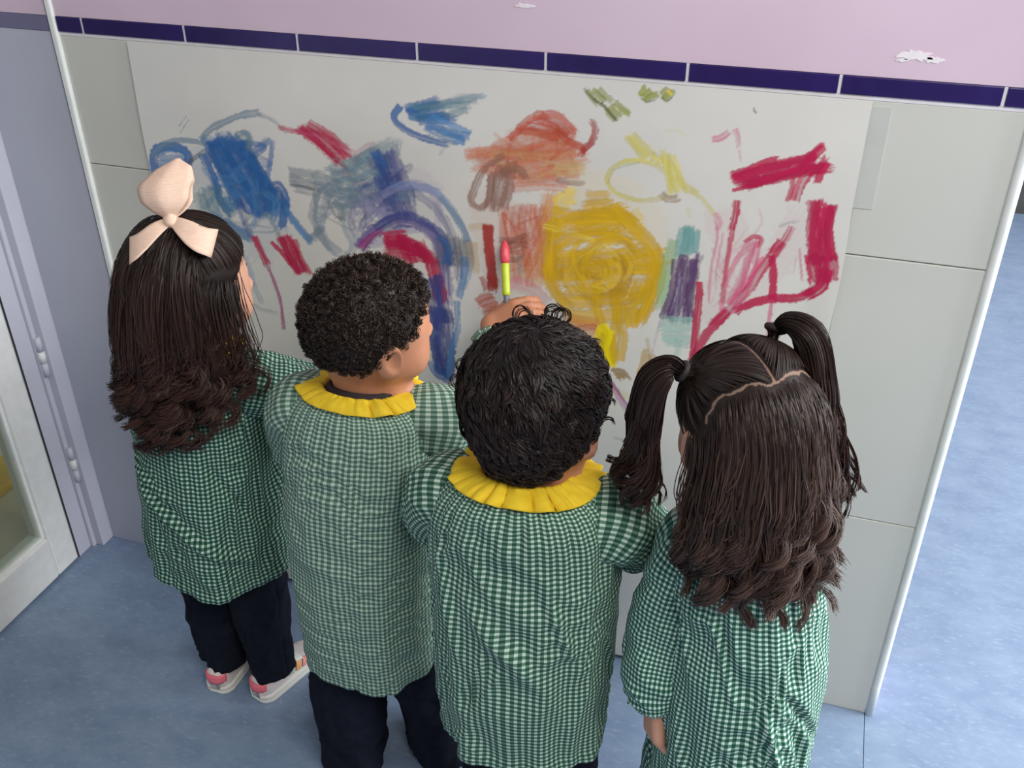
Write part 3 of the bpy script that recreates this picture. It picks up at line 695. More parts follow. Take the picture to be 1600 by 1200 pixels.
    ('s', 'pl', 14, 0.6, 0.4, 0, [(-280,640),(-247,595),(-206,546)]),
    ('s', 'mg', 5, 0.7, 0.3, 0, [(-287,654),(-257,614),(-221,569),(-203,539)]),
    ('s', 'gr', 6, 0.4, 0.6, 0, [(-265,528),(-231,522),(-208,513)]),
    ('s', 'gn', 20, 0.65, 0.45, 0, [(-192,904),(-197,866),(-204,825),(-205,787)]),
    ('z', 'tl', 14, 0.85, 0.35, 4, [(-180,925),(-161,923),(-182,882),(-160,888)]),
    ('s', 'tl', 17, 0.8, 0.35, 0, [(-171,930),(-171,909),(-175,890)]),
    ('z', 'pu', 15, 0.88, 0.4, 6, [(-186,880),(-153,880),(-199,772),(-155,774)]),
    ('s', 'lv', 5, 0.5, 0.5, 0, [(-177,847),(-179,802),(-180,780)]),
    ('z', 'tm', 17, 0.65, 0.45, 4, [(-201,767),(-151,773),(-190,727),(-155,730)]),
    ('s', 'tm', 12, 0.5, 0.5, 0, [(-170,735),(-171,704),(-177,679)]),
    ('s', 'pl', 4, 0.5, 0.5, 0, [(-200,776),(-208,728),(-212,692)]),
    ('z', 'cr', 16, 0.95, 0.3, 7, [(-113,1016),(-12,1056),(-102,998),(13,1037)]),
    ('z', 'cr', 11, 0.95, 0.3, 4, [(-30,1034),(-3,1073),(-1,1019),(11,1051)]),
    ('s', 'cr', 11, 0.9, 0.4, 0, [(-119,1017),(-96,1027),(-71,1041),(-61,1044)]),
    ('s', 'cr', 6, 0.9, 0.4, 0, [(-114,993),(-97,1000),(-75,1005)]),
    ('z', 'cr', 9, 0.92, 0.35, 3, [(-35,1020),(-14,1025),(-37,986),(-25,987)]),
    ('s', 'pk', 10, 0.65, 0.5, 0, [(-151,1065),(-139,1069),(-129,1078)]),
    ('s', 'pk', 8, 0.6, 0.5, 0, [(-121,1082),(-116,1070),(-114,1057)]),
    ('s', 'pk', 3, 0.4, 0.6, 0, [(-112,1054),(-108,1037)]),
    ('z', 'cr', 18, 0.97, 0.2, 5, [(0,986),(27,984),(10,896),(38,904)]),
    ('z', 'cr', 17, 0.97, 0.2, 4, [(7,908),(39,909),(20,867),(45,874)]),
    ('s', 'cr', 22, 0.97, 0.2, 0, [(32,887),(29,860),(13,845)]),
    ('s', 'cr', 16, 0.95, 0.25, 0, [(21,852),(-1,836),(-34,831),(-65,818),(-88,801)]),
    ('s', 'cr', 17, 0.88, 0.4, 0, [(-35,921),(-54,885),(-72,845),(-93,809),(-117,774)]),
    ('s', 'cr', 12, 0.8, 0.5, 0, [(-24,948),(-32,925),(-50,905)]),
    ('s', 'cr', 12, 0.95, 0.25, 0, [(-47,899),(-40,873),(-36,829)]),
    ('s', 'pk', 7, 0.7, 0.5, 0, [(-37,824),(-36,791),(-34,760)]),
    ('z', 'pk', 11, 0.7, 0.5, 4, [(-79,919),(-69,925),(-108,804),(-89,807)]),
    ('s', 'cr', 7, 0.75, 0.5, 0, [(-88,916),(-76,926),(-65,923),(-67,911)]),
    ('s', 'pk', 9, 0.7, 0.5, 0, [(-58,895),(-80,850),(-99,814)]),
    ('s', 'cr', 12, 0.92, 0.3, 0, [(-107,978),(-106,958),(-109,934)]),
    ('s', 'cr', 8, 0.8, 0.45, 0, [(-108,940),(-109,899),(-110,856),(-111,813)]),
    ('s', 'cr', 13, 0.92, 0.3, 0, [(-147,842),(-145,801),(-145,758),(-145,718),(-147,672)]),
    ('s', 'cr', 16, 0.9, 0.35, 0, [(-98,799),(-122,766),(-135,738),(-142,704),(-146,677)]),
    ('s', 'pk', 5, 0.55, 0.6, 0, [(-135,947),(-128,917),(-132,864),(-130,810)]),
    ('s', 'pk', 4, 0.45, 0.6, 0, [(-120,928),(-124,876),(-123,833)]),
    ('s', 'pk', 9, 0.45, 0.6, 0, [(-136,956),(-127,943),(-131,931)]),
    ('s', 'gr', 5, 0.4, 0.6, 0, [(-42,946),(-29,954),(-17,957)]),
    ('s', 'pk', 4, 0.2508430792556999, 0.65, 0, [(-86,940),(-119,870),(-127,839)]),
    ('s', 'pk', 5, 0.35508262080661823, 0.65, 0, [(-85,891),(-79,815),(-64,909)]),
    ('s', 'pk', 5, 0.3789343335808457, 0.65, 0, [(-73,969),(-72,939),(-125,870)]),
    ('s', 'pk', 3, 0.2511358856425749, 0.65, 0, [(-102,833),(-125,805),(-113,880)]),
    ('s', 'pk', 5, 0.2731024227132535, 0.65, 0, [(-134,868),(-88,838),(-74,906)]),
    ('s', 'pk', 3, 0.2554847214938398, 0.65, 0, [(-75,934),(-68,913),(-103,886)]),
    ('s', 'pk', 5, 0.2576823495299238, 0.65, 0, [(-91,855),(-134,900),(-103,841)]),
    ('s', 'pk', 4, 0.6, 0.5, 0, [(-9,916),(-4,892),(2,866)]),
    ('s', 'pk', 3, 0.5, 0.5, 0, [(-12,901),(-12,875)]),
    ('s', 'dk', 3, 0.7, 0.3, 0, [(-100,1113),(-95,1106)]),
    ('s', 'gr', 2, 0.5, 0.4, 0, [(-1013,1016),(-1033,992)]),
    ('s', 'gr', 2, 0.5, 0.4, 0, [(-1017,1021),(-1034,1002)]),
    ('s', 'dk', 3, 0.6, 0.3, 0, [(-196,215),(-193,193)]),
]
PX0, PX1, PZ0, PZ1 = -1.108, 0.0560, 0.0125, 1.1365
px = np.arange(PX0, PX1 + 1e-6, 0.0019)
pz = np.concatenate([np.arange(PZ0, 0.46, 0.011), np.arange(0.46, PZ1, 0.0019), [PZ1]])
GX, GZ = np.meshgrid(px * 1000, pz * 1000)
paint = np.empty(GX.shape + (3,))
g = np.stack([GX / 160, GZ / 160, np.zeros_like(GX)], -1)
base = np.array(lin((224, 222, 216)))
paint[:] = base
paint *= (1 + 0.025 * noise3(g, 5) + 0.015 * noise3(g * 5, 6))[..., None]
nr = np.random.default_rng(11)


def noise1(x, seed, freq):
    return noise3(np.stack([x * freq, np.full_like(x, seed * 3.7), np.full_like(x, 0.5)], -1), seed)


def brush(pts, w, rgb, cover, dry, seed):
    pts = np.asarray(pts, float)
    if len(pts) < 2:
        return
    da, db = pts[0] - pts[1], pts[-1] - pts[-2]
    pts = np.vstack([pts[0] + da / (np.linalg.norm(da) + 1e-6) * w * 0.3, pts[1:-1], pts[-1] + db / (np.linalg.norm(db) + 1e-6) * w * 0.75])
    dry = min(dry + 0.06, 0.8)
    n = max(6, int(np.sum(np.linalg.norm(np.diff(np.asarray(pts, float), axis=0), axis=1)) / 4))
    P = catmull(pts, n)
    P += np.stack([noise1(np.arange(n) * 4.0, seed + 1, 0.03), noise1(np.arange(n) * 4.0, seed + 2, 0.03)], 1) * w * 0.12
    s = np.concatenate([[0], np.cumsum(np.linalg.norm(np.diff(P, axis=0), axis=1))])
    lo, hi = P.min(0) - w, P.max(0) + w
    ix0, ix1 = np.searchsorted(px * 1000, [lo[0], hi[0]])
    iz0, iz1 = np.searchsorted(pz * 1000, [lo[1], hi[1]])
    if ix1 - ix0 < 2 or iz1 - iz0 < 2:
        return
    X, Z = GX[iz0:iz1, ix0:ix1], GZ[iz0:iz1, ix0:ix1]
    best = np.full(X.shape, 1e9)
    vv = np.zeros(X.shape)
    uu = np.zeros(X.shape)
    for k in range(n - 1):
        a, d = P[k], P[k + 1] - P[k]
        L2 = max(d.dot(d), 1e-9)
        rx, rz = X - a[0], Z - a[1]
        t = np.clip((rx * d[0] + rz * d[1]) / L2, 0, 1)
        ex, ez = rx - t * d[0], rz - t * d[1]
        q = ex * ex + ez * ez
        m = q < best
        best[m] = q[m]
        sg = np.sign(d[0] * rz - d[1] * rx)
        vv[m] = (np.sqrt(q) * sg)[m]
        uu[m] = (s[k] + t * math.sqrt(L2))[m]
    half = w * 0.5
    wob = 1 + 0.22 * noise1(uu, seed + 3, 0.06) + 0.12 * noise1(uu, seed + 4, 0.3)
    rag = noise3(np.stack([X * 0.22, Z * 0.22, np.full_like(X, seed * 0.7)], -1), seed + 5)
    r = np.abs(vv) / (half * wob * (1 + (0.10 + 0.35 * dry) * rag))
    edge = 1 - smooth(0.80, 1.06, r)
    bris = noise3(np.stack([vv * 0.48 + seed, uu * 0.016, np.full_like(uu, seed * 1.3)], -1), seed + 7)
    bris2 = noise3(np.stack([vv * 0.20 + seed, uu * 0.024, np.full_like(uu, seed * 2.3)], -1), seed + 8)
    tot = s[-1]
    bn = noise1(vv + seed * 1.7, seed + 9, 0.55)
    feather = smooth(0, 0.30 * w, (tot - uu) - w * 0.55 * (0.8 + bn)) * smooth(-0.02 * w, 0.14 * w, uu - w * 0.16 * (0.8 + bn))
    endf = np.maximum(smooth(tot * 0.72, tot, uu), 0.5 * smooth(tot * 0.1, 0, uu))
    d = dry * (0.75 + 0.55 * endf + 0.25 * r)
    tex = smooth(-0.55 + 1.05 * (d - 0.35), 0.05 + 1.05 * (d - 0.35), 0.6 * bris + 0.55 * bris2)
    al = cover * edge * feather * ((1 - 0.75 * dry) * 0.75 + (0.25 + 0.56 * dry) * tex)
    tone = 1 + 0.22 * bris2 + 0.16 * bris - 0.10 * smooth(0.6, 0.95, r)
    c = np.array(rgb)[None, None] * tone[..., None]
    sub = paint[iz0:iz1, ix0:ix1]
    sub[:] = sub * (1 - al[..., None]) + c * al[..., None]


for i, (kind, ck, w, cover, dry, n, pts) in enumerate(MARKS):
    rgb = lin(PAINT[ck])
    if kind == 's':
        brush(pts, w, rgb, cover, dry, i * 13 + 1)
    else:
        a0, a1, b0, b1 = [np.array(p, float) for p in pts]
        sweep = np.linalg.norm(b0 + b1 - a0 - a1) > np.linalg.norm(a1 + b1 - a0 - b0)
        if sweep:
            A, B = (a0, b0), (a1, b1)      # lines run from the a edge to the b edge
        else:
            A, B = (a0, a1), (b0, b1)
        for k in range(n):
            f = (k + nr.uniform(-0.25, 0.25)) / max(n - 1, 1)
            p = A[0] + (B[0] - A[0]) * f
            q = A[1] + (B[1] - A[1]) * f
            e = (q - p) * nr.uniform(-0.07, 0.07)
            p, q = p - e, q + (q - p) * nr.uniform(-0.07, 0.07)
            mid = (p + q) / 2 + np.array([q[1] - p[1], p[0] - q[0]]) * nr.uniform(-0.08, 0.08)
            if k % 2:
                p, q = q, p
            brush([p, mid, q], w * nr.uniform(0.8, 1.15), rgb, cover * nr.uniform(0.8, 1.0), dry, i * 13 + 1 + k * 101)

GXm, GZm = GX / 1000, GZ / 1000
wave = noise3(np.stack([GXm * 2.6, GZm * 2.2, np.zeros_like(GXm)], -1), 21) * 0.0035 + noise3(np.stack([GXm * 9, GZm * 7, np.zeros_like(GXm)], -1), 22) * 0.0009
edge_lift = 0.004 * smooth(0.12, 0.0, GZm - PZ0) + 0.004 * smooth(0.05, 0.0, PX1 - GXm) * smooth(0.2, 0.7, GZm) * smooth(1.0, 0.7, GZm)
yy = WY - 0.0048 - (wave + 0.0035) * smooth(PZ1, PZ1 - 0.12, GZm) - edge_lift
yy = np.minimum(yy, WY - 0.0012)
lean = 0.012 * (GZm - 1.1) * 0.35
left = smooth(PX0 + 0.15, PX0, GXm)
xx = GXm + left * (GZm - 1.13) * 0.03 + 0.002 * noise3(np.stack([GZm * 9, np.zeros_like(GXm), np.zeros_like(GXm)], -1), 3) * (left + smooth(PX1 - 0.1, PX1, GXm)) + lean * smooth(PX1 - 0.15, PX1, GXm)
V = np.stack([xx, yy, GZm], -1).reshape(-1, 3)
M_paper, Np, Lp, bp_ = attr_mat('painted_paper', 'paint', 0.62, 0.35)
pbase = np.array([-0.53, WY - 0.005, PZ0])
mural = mesh_np('painted_mural', V - pbase, grid_faces(len(px), len(pz), False), M_paper, None, True, None, paint.reshape(-1, 3), loc=pbase)
tag(mural, 'large white paper on the tiled wall covered in blue, orange, yellow and crimson brush marks', 'painting')
M_tape = noise_mat('clear_tape', (198, 200, 194), (204, 206, 200), 14, 0.3)
tape = box('tape', (0.052, WY - 0.0010, 0.985), (0.079, WY - 0.0001, 1.128), M_tape, mural)

# ------------------------------------------------------------------ children: materials
def skin_material(name, c0, c1):
    m = noise_mat(name, c0, c1, 24, 0.5, 0.03, 0.35)
    b = m.node_tree.nodes['Principled BSDF']
    b.inputs['Subsurface Weight'].default_value = 0.12
    b.inputs['Subsurface Radius'].default_value = (0.012, 0.005, 0.003)
    b.inputs['Subsurface Scale'].default_value = 0.4
    return m


M_skin_a = skin_material('skin_light', (206, 152, 126), (214, 162, 136))
M_skin_b = skin_material('skin_tan', (178, 122, 92), (188, 132, 102))
M_eye = noise_mat('eye_white', (232, 228, 222), (238, 234, 230), 20, 0.2)
M_iris = noise_mat('dark_iris', (34, 22, 16), (44, 28, 20), 200, 0.15)
M_lip = noise_mat('lip', (176, 100, 92), (184, 108, 100), 60, 0.4)
M_yellow = noise_mat('yellow_cotton', (222, 186, 28), (232, 198, 40), 60, 0.8, 0.1)
M_navy = noise_mat('navy_trousers', (20, 23, 34), (26, 29, 42), 70, 0.95, 0.2, 0.15)
M_tee = noise_mat('dark_undershirt', (36, 26, 28), (42, 32, 34), 60, 0.9)
M_bow = noise_mat('beige_ribbon', (220, 188, 166), (226, 196, 174), 90, 0.7, 0.15, 0.3, 3, (1, 1, 6))
M_shoe = noise_mat('white_leather', (214, 204, 200), (224, 214, 210), 30, 0.5)
M_sole = noise_mat('white_rubber', (226, 224, 214), (234, 232, 222), 30, 0.6)
M_pinktab = noise_mat('pink_tab', (240, 112, 126), (248, 124, 138), 40, 0.5)
M_st_g = noise_mat('green_stripe', (150, 180, 158), (160, 188, 168), 40, 0.5)
M_st_o = noise_mat('orange_stripe', (226, 160, 90), (232, 168, 100), 40, 0.5)
M_st_p = noise_mat('coral_stripe', (226, 140, 124), (232, 150, 134), 40, 0.5)
M_tie = noise_mat('dark_hair_tie', (30, 22, 24), (44, 30, 34), 90, 0.7)
M_hair, Nh, Lh, bh = attr_mat('dark_brown_hair', 'paint', 0.5, 0.28)


def gingham(name, white, mid, dark, period=0.0076):
    m, N, L, b = new_mat(name, mid, 0.85, 0.2)
    uv = N.new('ShaderNodeUVMap')
    sep = N.new('ShaderNodeSeparateXYZ')
    L.new(uv.outputs['UV'], sep.inputs['Vector'])

    def stripe(sock):
        a = N.new('ShaderNodeMath')
        a.operation = 'MULTIPLY'
        a.inputs[1].default_value = 1 / period
        L.new(sock, a.inputs[0])
        f = N.new('ShaderNodeMath')
        f.operation = 'FRACT'
        L.new(a.outputs[0], f.inputs[0])
        g = N.new('ShaderNodeMath')
        g.operation = 'GREATER_THAN'
        g.inputs[1].default_value = 0.46
        L.new(f.outputs[0], g.inputs[0])
        return g.outputs[0]
    s = N.new('ShaderNodeMath')
    s.operation = 'ADD'
    L.new(stripe(sep.outputs['X']), s.inputs[0])
    L.new(stripe(sep.outputs['Y']), s.inputs[1])
    h = N.new('ShaderNodeMath')
    h.operation = 'MULTIPLY'
    h.inputs[1].default_value = 0.5
    L.new(s.outputs[0], h.inputs[0])
    r = N.new('ShaderNodeValToRGB')
    r.color_ramp.interpolation = 'CONSTANT'
    r.color_ramp.elements[0].color = (*lin(white), 1)
    r.color_ramp.elements[1].color = (*lin(dark), 1)
    r.color_ramp.elements[1].position = 0.75
    e = r.color_ramp.elements.new(0.25)
    e.color = (*lin(mid), 1)
    L.new(h.outputs[0], r.inputs['Fac'])
    L.new(r.outputs['Color'], b.inputs['Base Color'])
    tc = N.new('ShaderNodeTexCoord')
    n = N.new('ShaderNodeTexNoise')
    n.inputs['Scale'].default_value = 60
    n.inputs['Detail'].default_value = 5
    L.new(tc.outputs['Object'], n.inputs['Vector'])
    bp = N.new('ShaderNodeBump')
    bp.inputs['Strength'].default_value = 0.25
    bp.inputs['Distance'].default_value = 0.004
    L.new(n.outputs['Fac'], bp.inputs['Height'])
    L.new(bp.outputs['Normal'], b.inputs['Normal'])
    return m


G_dark = gingham('green_gingham_shaded', (186, 206, 192), (76, 116, 98), (28, 64, 54))  # smock tints carry each child's differing light as well as fabric wear
G_pale = gingham('green_gingham_faded', (186, 202, 184), (118, 146, 128), (70, 100, 86))
G_mid = gingham('green_gingham', (196, 214, 198), (96, 132, 112), (42, 78, 64))
G_teal = gingham('green_gingham_lit', (206, 224, 212), (90, 134, 116), (32, 74, 62))


# ------------------------------------------------------------------ body as one continuous surface (signed distance + surface nets)
class Field:
    def __init__(self, lo, hi, h):
        self.lo, self.h = np.array(lo, float), h
        self.n = np.ceil((np.array(hi) - self.lo) / h).astype(int) + 1
        self.D = np.full(self.n, 0.2, np.float32)

    def put(self, lo, hi, fn, k, sub=False):
        m = k + 2 * self.h
        a = np.maximum(np.floor((np.array(lo) - m - self.lo) / self.h).astype(int), 0)
        b = np.minimum(np.ceil((np.array(hi) + m - self.lo) / self.h).astype(int) + 1, self.n)
        if np.any(b <= a):
            return
        ax = [self.lo[i] + self.h * np.arange(a[i], b[i]) for i in range(3)]
        P = np.stack(np.meshgrid(*ax, indexing='ij'), -1)
        d = fn(P)
        s = self.D[a[0]:b[0], a[1]:b[1], a[2]:b[2]]
        if sub:
            t = np.clip(0.5 - 0.5 * (s + d) / k, 0, 1)
            s[:] = s * (1 - t) - d * t + k * t * (1 - t)
        else:
            t = np.clip(0.5 + 0.5 * (d - s) / k, 0, 1)
            s[:] = d * (1 - t) + s * t - k * t * (1 - t)

    def cone(self, a, b, ra, rb, k=0.01):
        a, b = np.array(a, float), np.array(b, float)
        r = max(ra, rb)
        ab = b - a

        def fn(P):
            pa = P - a
            t = np.clip(pa @ ab / max(ab.dot(ab), 1e-12), 0, 1)
            return np.linalg.norm(pa - t[..., None] * ab, axis=-1) - (ra + (rb - ra) * t)
        self.put(np.minimum(a, b) - r, np.maximum(a, b) + r, fn, k)

    def chain(self, pts, rad, k=0.01):
        for i in range(len(pts) - 1):
            self.cone(pts[i], pts[i + 1], rad[i], rad[i + 1], k)

    def ell(self, c, r, R=np.eye(3), k=0.01, sub=False):
        c, r = np.array(c, float), np.array(r, float)

        def fn(P):
            q = (P - c) @ R
            k0 = np.linalg.norm(q / r, axis=-1)
            k1 = np.linalg.norm(q / (r * r), axis=-1)
            return k0 * (k0 - 1) / np.maximum(k1, 1e-6)
        self.put(c - r.max(), c + r.max(), fn, k, sub)

    def mesh(self):
        D = self.D
        S = D < 0
        nx, ny, nz = D.shape
        cnt = np.zeros((nx - 1, ny - 1, nz - 1), np.int8)
        cs = [(i, j, k) for i in (0, 1) for j in (0, 1) for k in (0, 1)]
        for i, j, k in cs:
            cnt += S[i:nx - 1 + i, j:ny - 1 + j, k:nz - 1 + k]
        act = np.argwhere((cnt > 0) & (cnt < 8))
        idx = np.full(cnt.shape, -1, np.int64)
        idx[tuple(act.T)] = np.arange(len(act))
        val = np.stack([D[act[:, 0] + i, act[:, 1] + j, act[:, 2] + k] for i, j, k in cs], 1)
        acc = np.zeros((len(act), 3))
        num = np.zeros(len(act))
        for p in range(8):
            for q in range(p + 1, 8):
                cp, cq = np.array(cs[p]), np.array(cs[q])
                if np.abs(cp - cq).sum() != 1:
                    continue
                a, b = val[:, p], val[:, q]
                m = (a < 0) != (b < 0)
                t = np.where(m, a / np.where(m, a - b, 1), 0)
                acc += np.where(m[:, None], cp + t[:, None] * (cq - cp), 0)
                num += m
        V = (act + acc / num[:, None]) * self.h + self.lo
        faces = []
        for ax in range(3):
            o1, o2 = (ax + 1) % 3, (ax + 2) % 3
            sl0 = [slice(1, -1)] * 3
            sl1 = [slice(1, -1)] * 3
            sl0[ax] = slice(0, -1)
            sl1[ax] = slice(1, None)
            A, B = S[tuple(sl0)], S[tuple(sl1)]
            for flip, msk in ((False, A & ~B), (True, ~A & B)):
                e = np.argwhere(msk)
                if not len(e):
                    continue
                e = e + np.array([0 if i == ax else 1 for i in range(3)])
                u1 = np.eye(3, dtype=int)[o1]
                u2 = np.eye(3, dtype=int)[o2]
                qd = np.stack([idx[tuple((e - u1 - u2).T)], idx[tuple((e - u2).T)], idx[tuple(e.T)], idx[tuple((e - u1).T)]], 1)
                faces.append(qd[:, ::-1] if flip else qd)
        F = np.vstack(faces)
        return V, F[(F >= 0).all(1)]


def hand(fd, wrist, d, n, side, curl, spread=0.12, thumb=0.6, sc=1.0):
    """palm and five fingers; d finger direction, n out of the back of the hand, side +1 right hand"""
    d = np.array(d, float)
    d /= np.linalg.norm(d)
    n = np.array(n, float)
    n -= d * n.dot(d)
    n /= np.linalg.norm(n)
    x = np.cross(d, n) * side            # towards the thumb is -x
    w = np.array(wrist, float)
    P = lambda a, b, c: w + (x * a + d * b + n * c) * sc
    for a in (-0.014, -0.005, 0.005, 0.014):
        fd.cone(P(a * 0.7, 0.004, 0), P(a * 1.15, 0.046, 0.001), 0.0105 * sc, 0.0090 * sc, 0.006)
    tips = []
    for i, (a, ln) in enumerate(((-0.0175, 0.042), (-0.0058, 0.047), (0.0058, 0.044), (0.0170, 0.034))):
        p = P(a, 0.050, 0.001)
        ang = 0.0
        dirx = d + x * (spread * a / 0.0175)
        dirx /= np.linalg.norm(dirx)
        rr = 0.0064 if i < 3 else 0.0056
        pts, rad = [p], [rr * sc]
        for j, fr_ in enumerate((0.42, 0.32, 0.26)):
            ang += curl * (0.8, 1.1, 0.7)[j]
            v = dirx * math.cos(ang) - n * math.sin(ang)
            p = p + v * ln * fr_ * sc
            pts.append(p)
            rad.append(rr * (0.96, 0.9, 0.8)[j] * sc)
        fd.chain(pts, rad, 0.002)
        tips.append((pts[-1], v, pts))
    t0 = P(-0.016, 0.016, -0.003)
    v1 = -x * 0.75 + d * 0.75 - n * 0.35 * thumb
    v2 = -x * 0.2 + d * 1.0 - n * 0.6 * thumb
    t1 = t0 + v1 / np.linalg.norm(v1) * 0.024 * sc
    t2 = t1 + v2 / np.linalg.norm(v2) * 0.018 * sc
    t3 = t2 + (v2 + d * 0.2) / np.linalg.norm(v2 + d * 0.2) * 0.014 * sc
    fd.chain([t0, t1, t2, t3], [0.0095 * sc, 0.0078 * sc, 0.0070 * sc, 0.0056 * sc], 0.004)
    return tips


HEADC = np.array([0.0, -0.004, 0.012])
SKULL = np.array([0.0685, 0.0845, 0.0775])


def make_body(name, k, mat, base):
    """k: joints in world space"""
    pts = [np.array(v) for kk, v in k.items() if isinstance(v, tuple) and len(v) == 3 and kk not in ('lhd', 'lhn', 'rhd', 'rhn')]
    lo = np.min(pts, 0) - 0.14
    hi = np.max(pts, 0) + 0.14
    lo[2] = 0.0
    fd = Field(lo, hi, k.get('h', 0.0042))
    C, R = np.array(k['head']), k['hrot']
    W = lambda a, b, c: C + R @ np.array([a, b, c])
    # trunk
    fd.cone(k['pelvis'], k['chest'], 0.064, 0.064, 0.03)
    fd.ell(k['chest'], (0.074, 0.058, 0.085), rot(k['yaw']), 0.03)
    fd.ell(k['pelvis'], (0.078, 0.066, 0.075), rot(k['yaw']), 0.03)
    fd.cone(k['chest'], k['neck'], 0.06, 0.034, 0.03)
    fd.cone(k['neck'], W(0, -0.022, -0.045), 0.034, 0.036, 0.02)
    for s in 'lr':
        fd.chain([k['neck'], k[s + 'sh']], [0.024, 0.025], 0.02)
        fd.chain([k[s + 'sh'], k[s + 'el'], k[s + 'wr']], [0.027, 0.022, 0.0165], 0.012)
        fd.chain([k[s + 'hip'], k[s + 'kn'], k[s + 'an']], [0.048, 0.038, 0.026], 0.02)
        an = np.array(k[s + 'an'])
        fy = k[s + 'fy']
        fdv = np.array([-math.sin(fy), math.cos(fy), 0])
        fd.chain([an + (0, 0, -0.012), an * (1, 1, 0) + (0, 0, 0.026) - fdv * 0.026], [0.022, 0.018], 0.015)
        fd.chain([an * (1, 1, 0) + (0, 0, 0.028), an * (1, 1, 0) + (0, 0, 0.018) + fdv * 0.080], [0.020, 0.012], 0.015)
        hand(fd, k[s + 'wr'], k[s + 'hd'], k[s + 'hn'], 1 if s == 'r' else -1, k.get(s + 'curl', 0.5), thumb=k.get(s + 'th', 0.6))
    # head
    fd.ell(W(*HEADC), SKULL, R, 0.01)
    fd.ell(W(0, 0.026, -0.030), (0.058, 0.056, 0.064), R, 0.03)
    for s in (-1, 1):
        fd.ell(W(s * 0.036, 0.046, -0.034), (0.027, 0.026, 0.026), R, 0.015)     # cheeks
        fd.ell(W(s * 0.027, 0.083, 0.002), (0.015, 0.010, 0.010), R, 0.008, True)  # eye sockets
        # ears
        fd.ell(W(s * 0.0710, -0.006, -0.012), (0.008, 0.019, 0.027), R @ rot(s * -0.45, 0.15), 0.005)
        fd.ell(W(s * 0.0790, -0.002, -0.009), (0.006, 0.011, 0.016), R @ rot(s * -0.45, 0.15), 0.004, True)
    fd.cone(W(0, 0.080, 0.004), W(0, 0.093, -0.018), 0.006, 0.009, 0.010)
    for s in (-1, 1):
        fd.ell(W(s * 0.008, 0.088, -0.021), (0.007, 0.007, 0.006), R, 0.005)
    fd.cone(W(-0.013, 0.078, -0.043), W(0.013, 0.078, -0.043), 0.0055, 0.0055, 0.005)
    fd.cone(W(-0.011, 0.076, -0.052), W(0.011, 0.076, -0.052), 0.0062, 0.0062, 0.005)
    fd.ell(W(0, 0.062, -0.075), (0.018, 0.018, 0.015), R, 0.015)
    V, F = fd.mesh()
    V[:, 2] = np.maximum(V[:, 2], 0.004)
    body = mesh_np(name, V - base, F, mat, None, True, loc=base)
    for s in (-1, 1):
        for nm, c, r, mt in (('eye', (s * 0.027, 0.0620, 0.002), 0.0105, M_eye), ('iris', (s * 0.027, 0.0685, 0.002), 0.0048, M_iris)):
            v, f = ball(W(*c), (r,) * 3, R, 14, 10)
            mesh_np(nm, v - base, f, mt, body)
        P = catmull([W(s * 0.012, 0.0775, 0.020), W(s * 0.027, 0.0720, 0.025), W(s * 0.041, 0.0600, 0.020)], 8)
        v, f, u = tube(P, np.array([0.5, 1, 1, 1, 1, 0.9, 0.7, 0.3]) * 0.0030, 6)
        mesh_np('eyebrow', v - base, f, M_iris, body)
    P = catmull([W(-0.016, 0.0790, -0.0475), W(0, 0.0825, -0.0470), W(0.016, 0.0790, -0.0475)], 7)
    v, f, u = tube(P, np.array([0.3, 0.8, 1, 1, 1, 0.8, 0.3]) * 0.0045, 8)
    mesh_np('lips', v - base, f, M_lip, body)
    return body


def ball(c, r, R=np.eye(3), nu=20, nv=14):
    t = np.linspace(0, 2 * PI, nu, endpoint=False)
    p = np.linspace(0.02, PI - 0.02, nv)
    tt, pp = np.meshgrid(t, p)
    V = np.stack([np.sin(pp) * np.cos(tt), np.sin(pp) * np.sin(tt), np.cos(pp)], -1).reshape(-1, 3) * np.array(r)
    V = V @ R.T + np.array(c)
    F = [grid_faces(nu, nv)[:, ::-1], np.arange(nu)[None, :], (np.arange(nu) + nu * (nv - 1))[None, ::-1]]
    return V, F


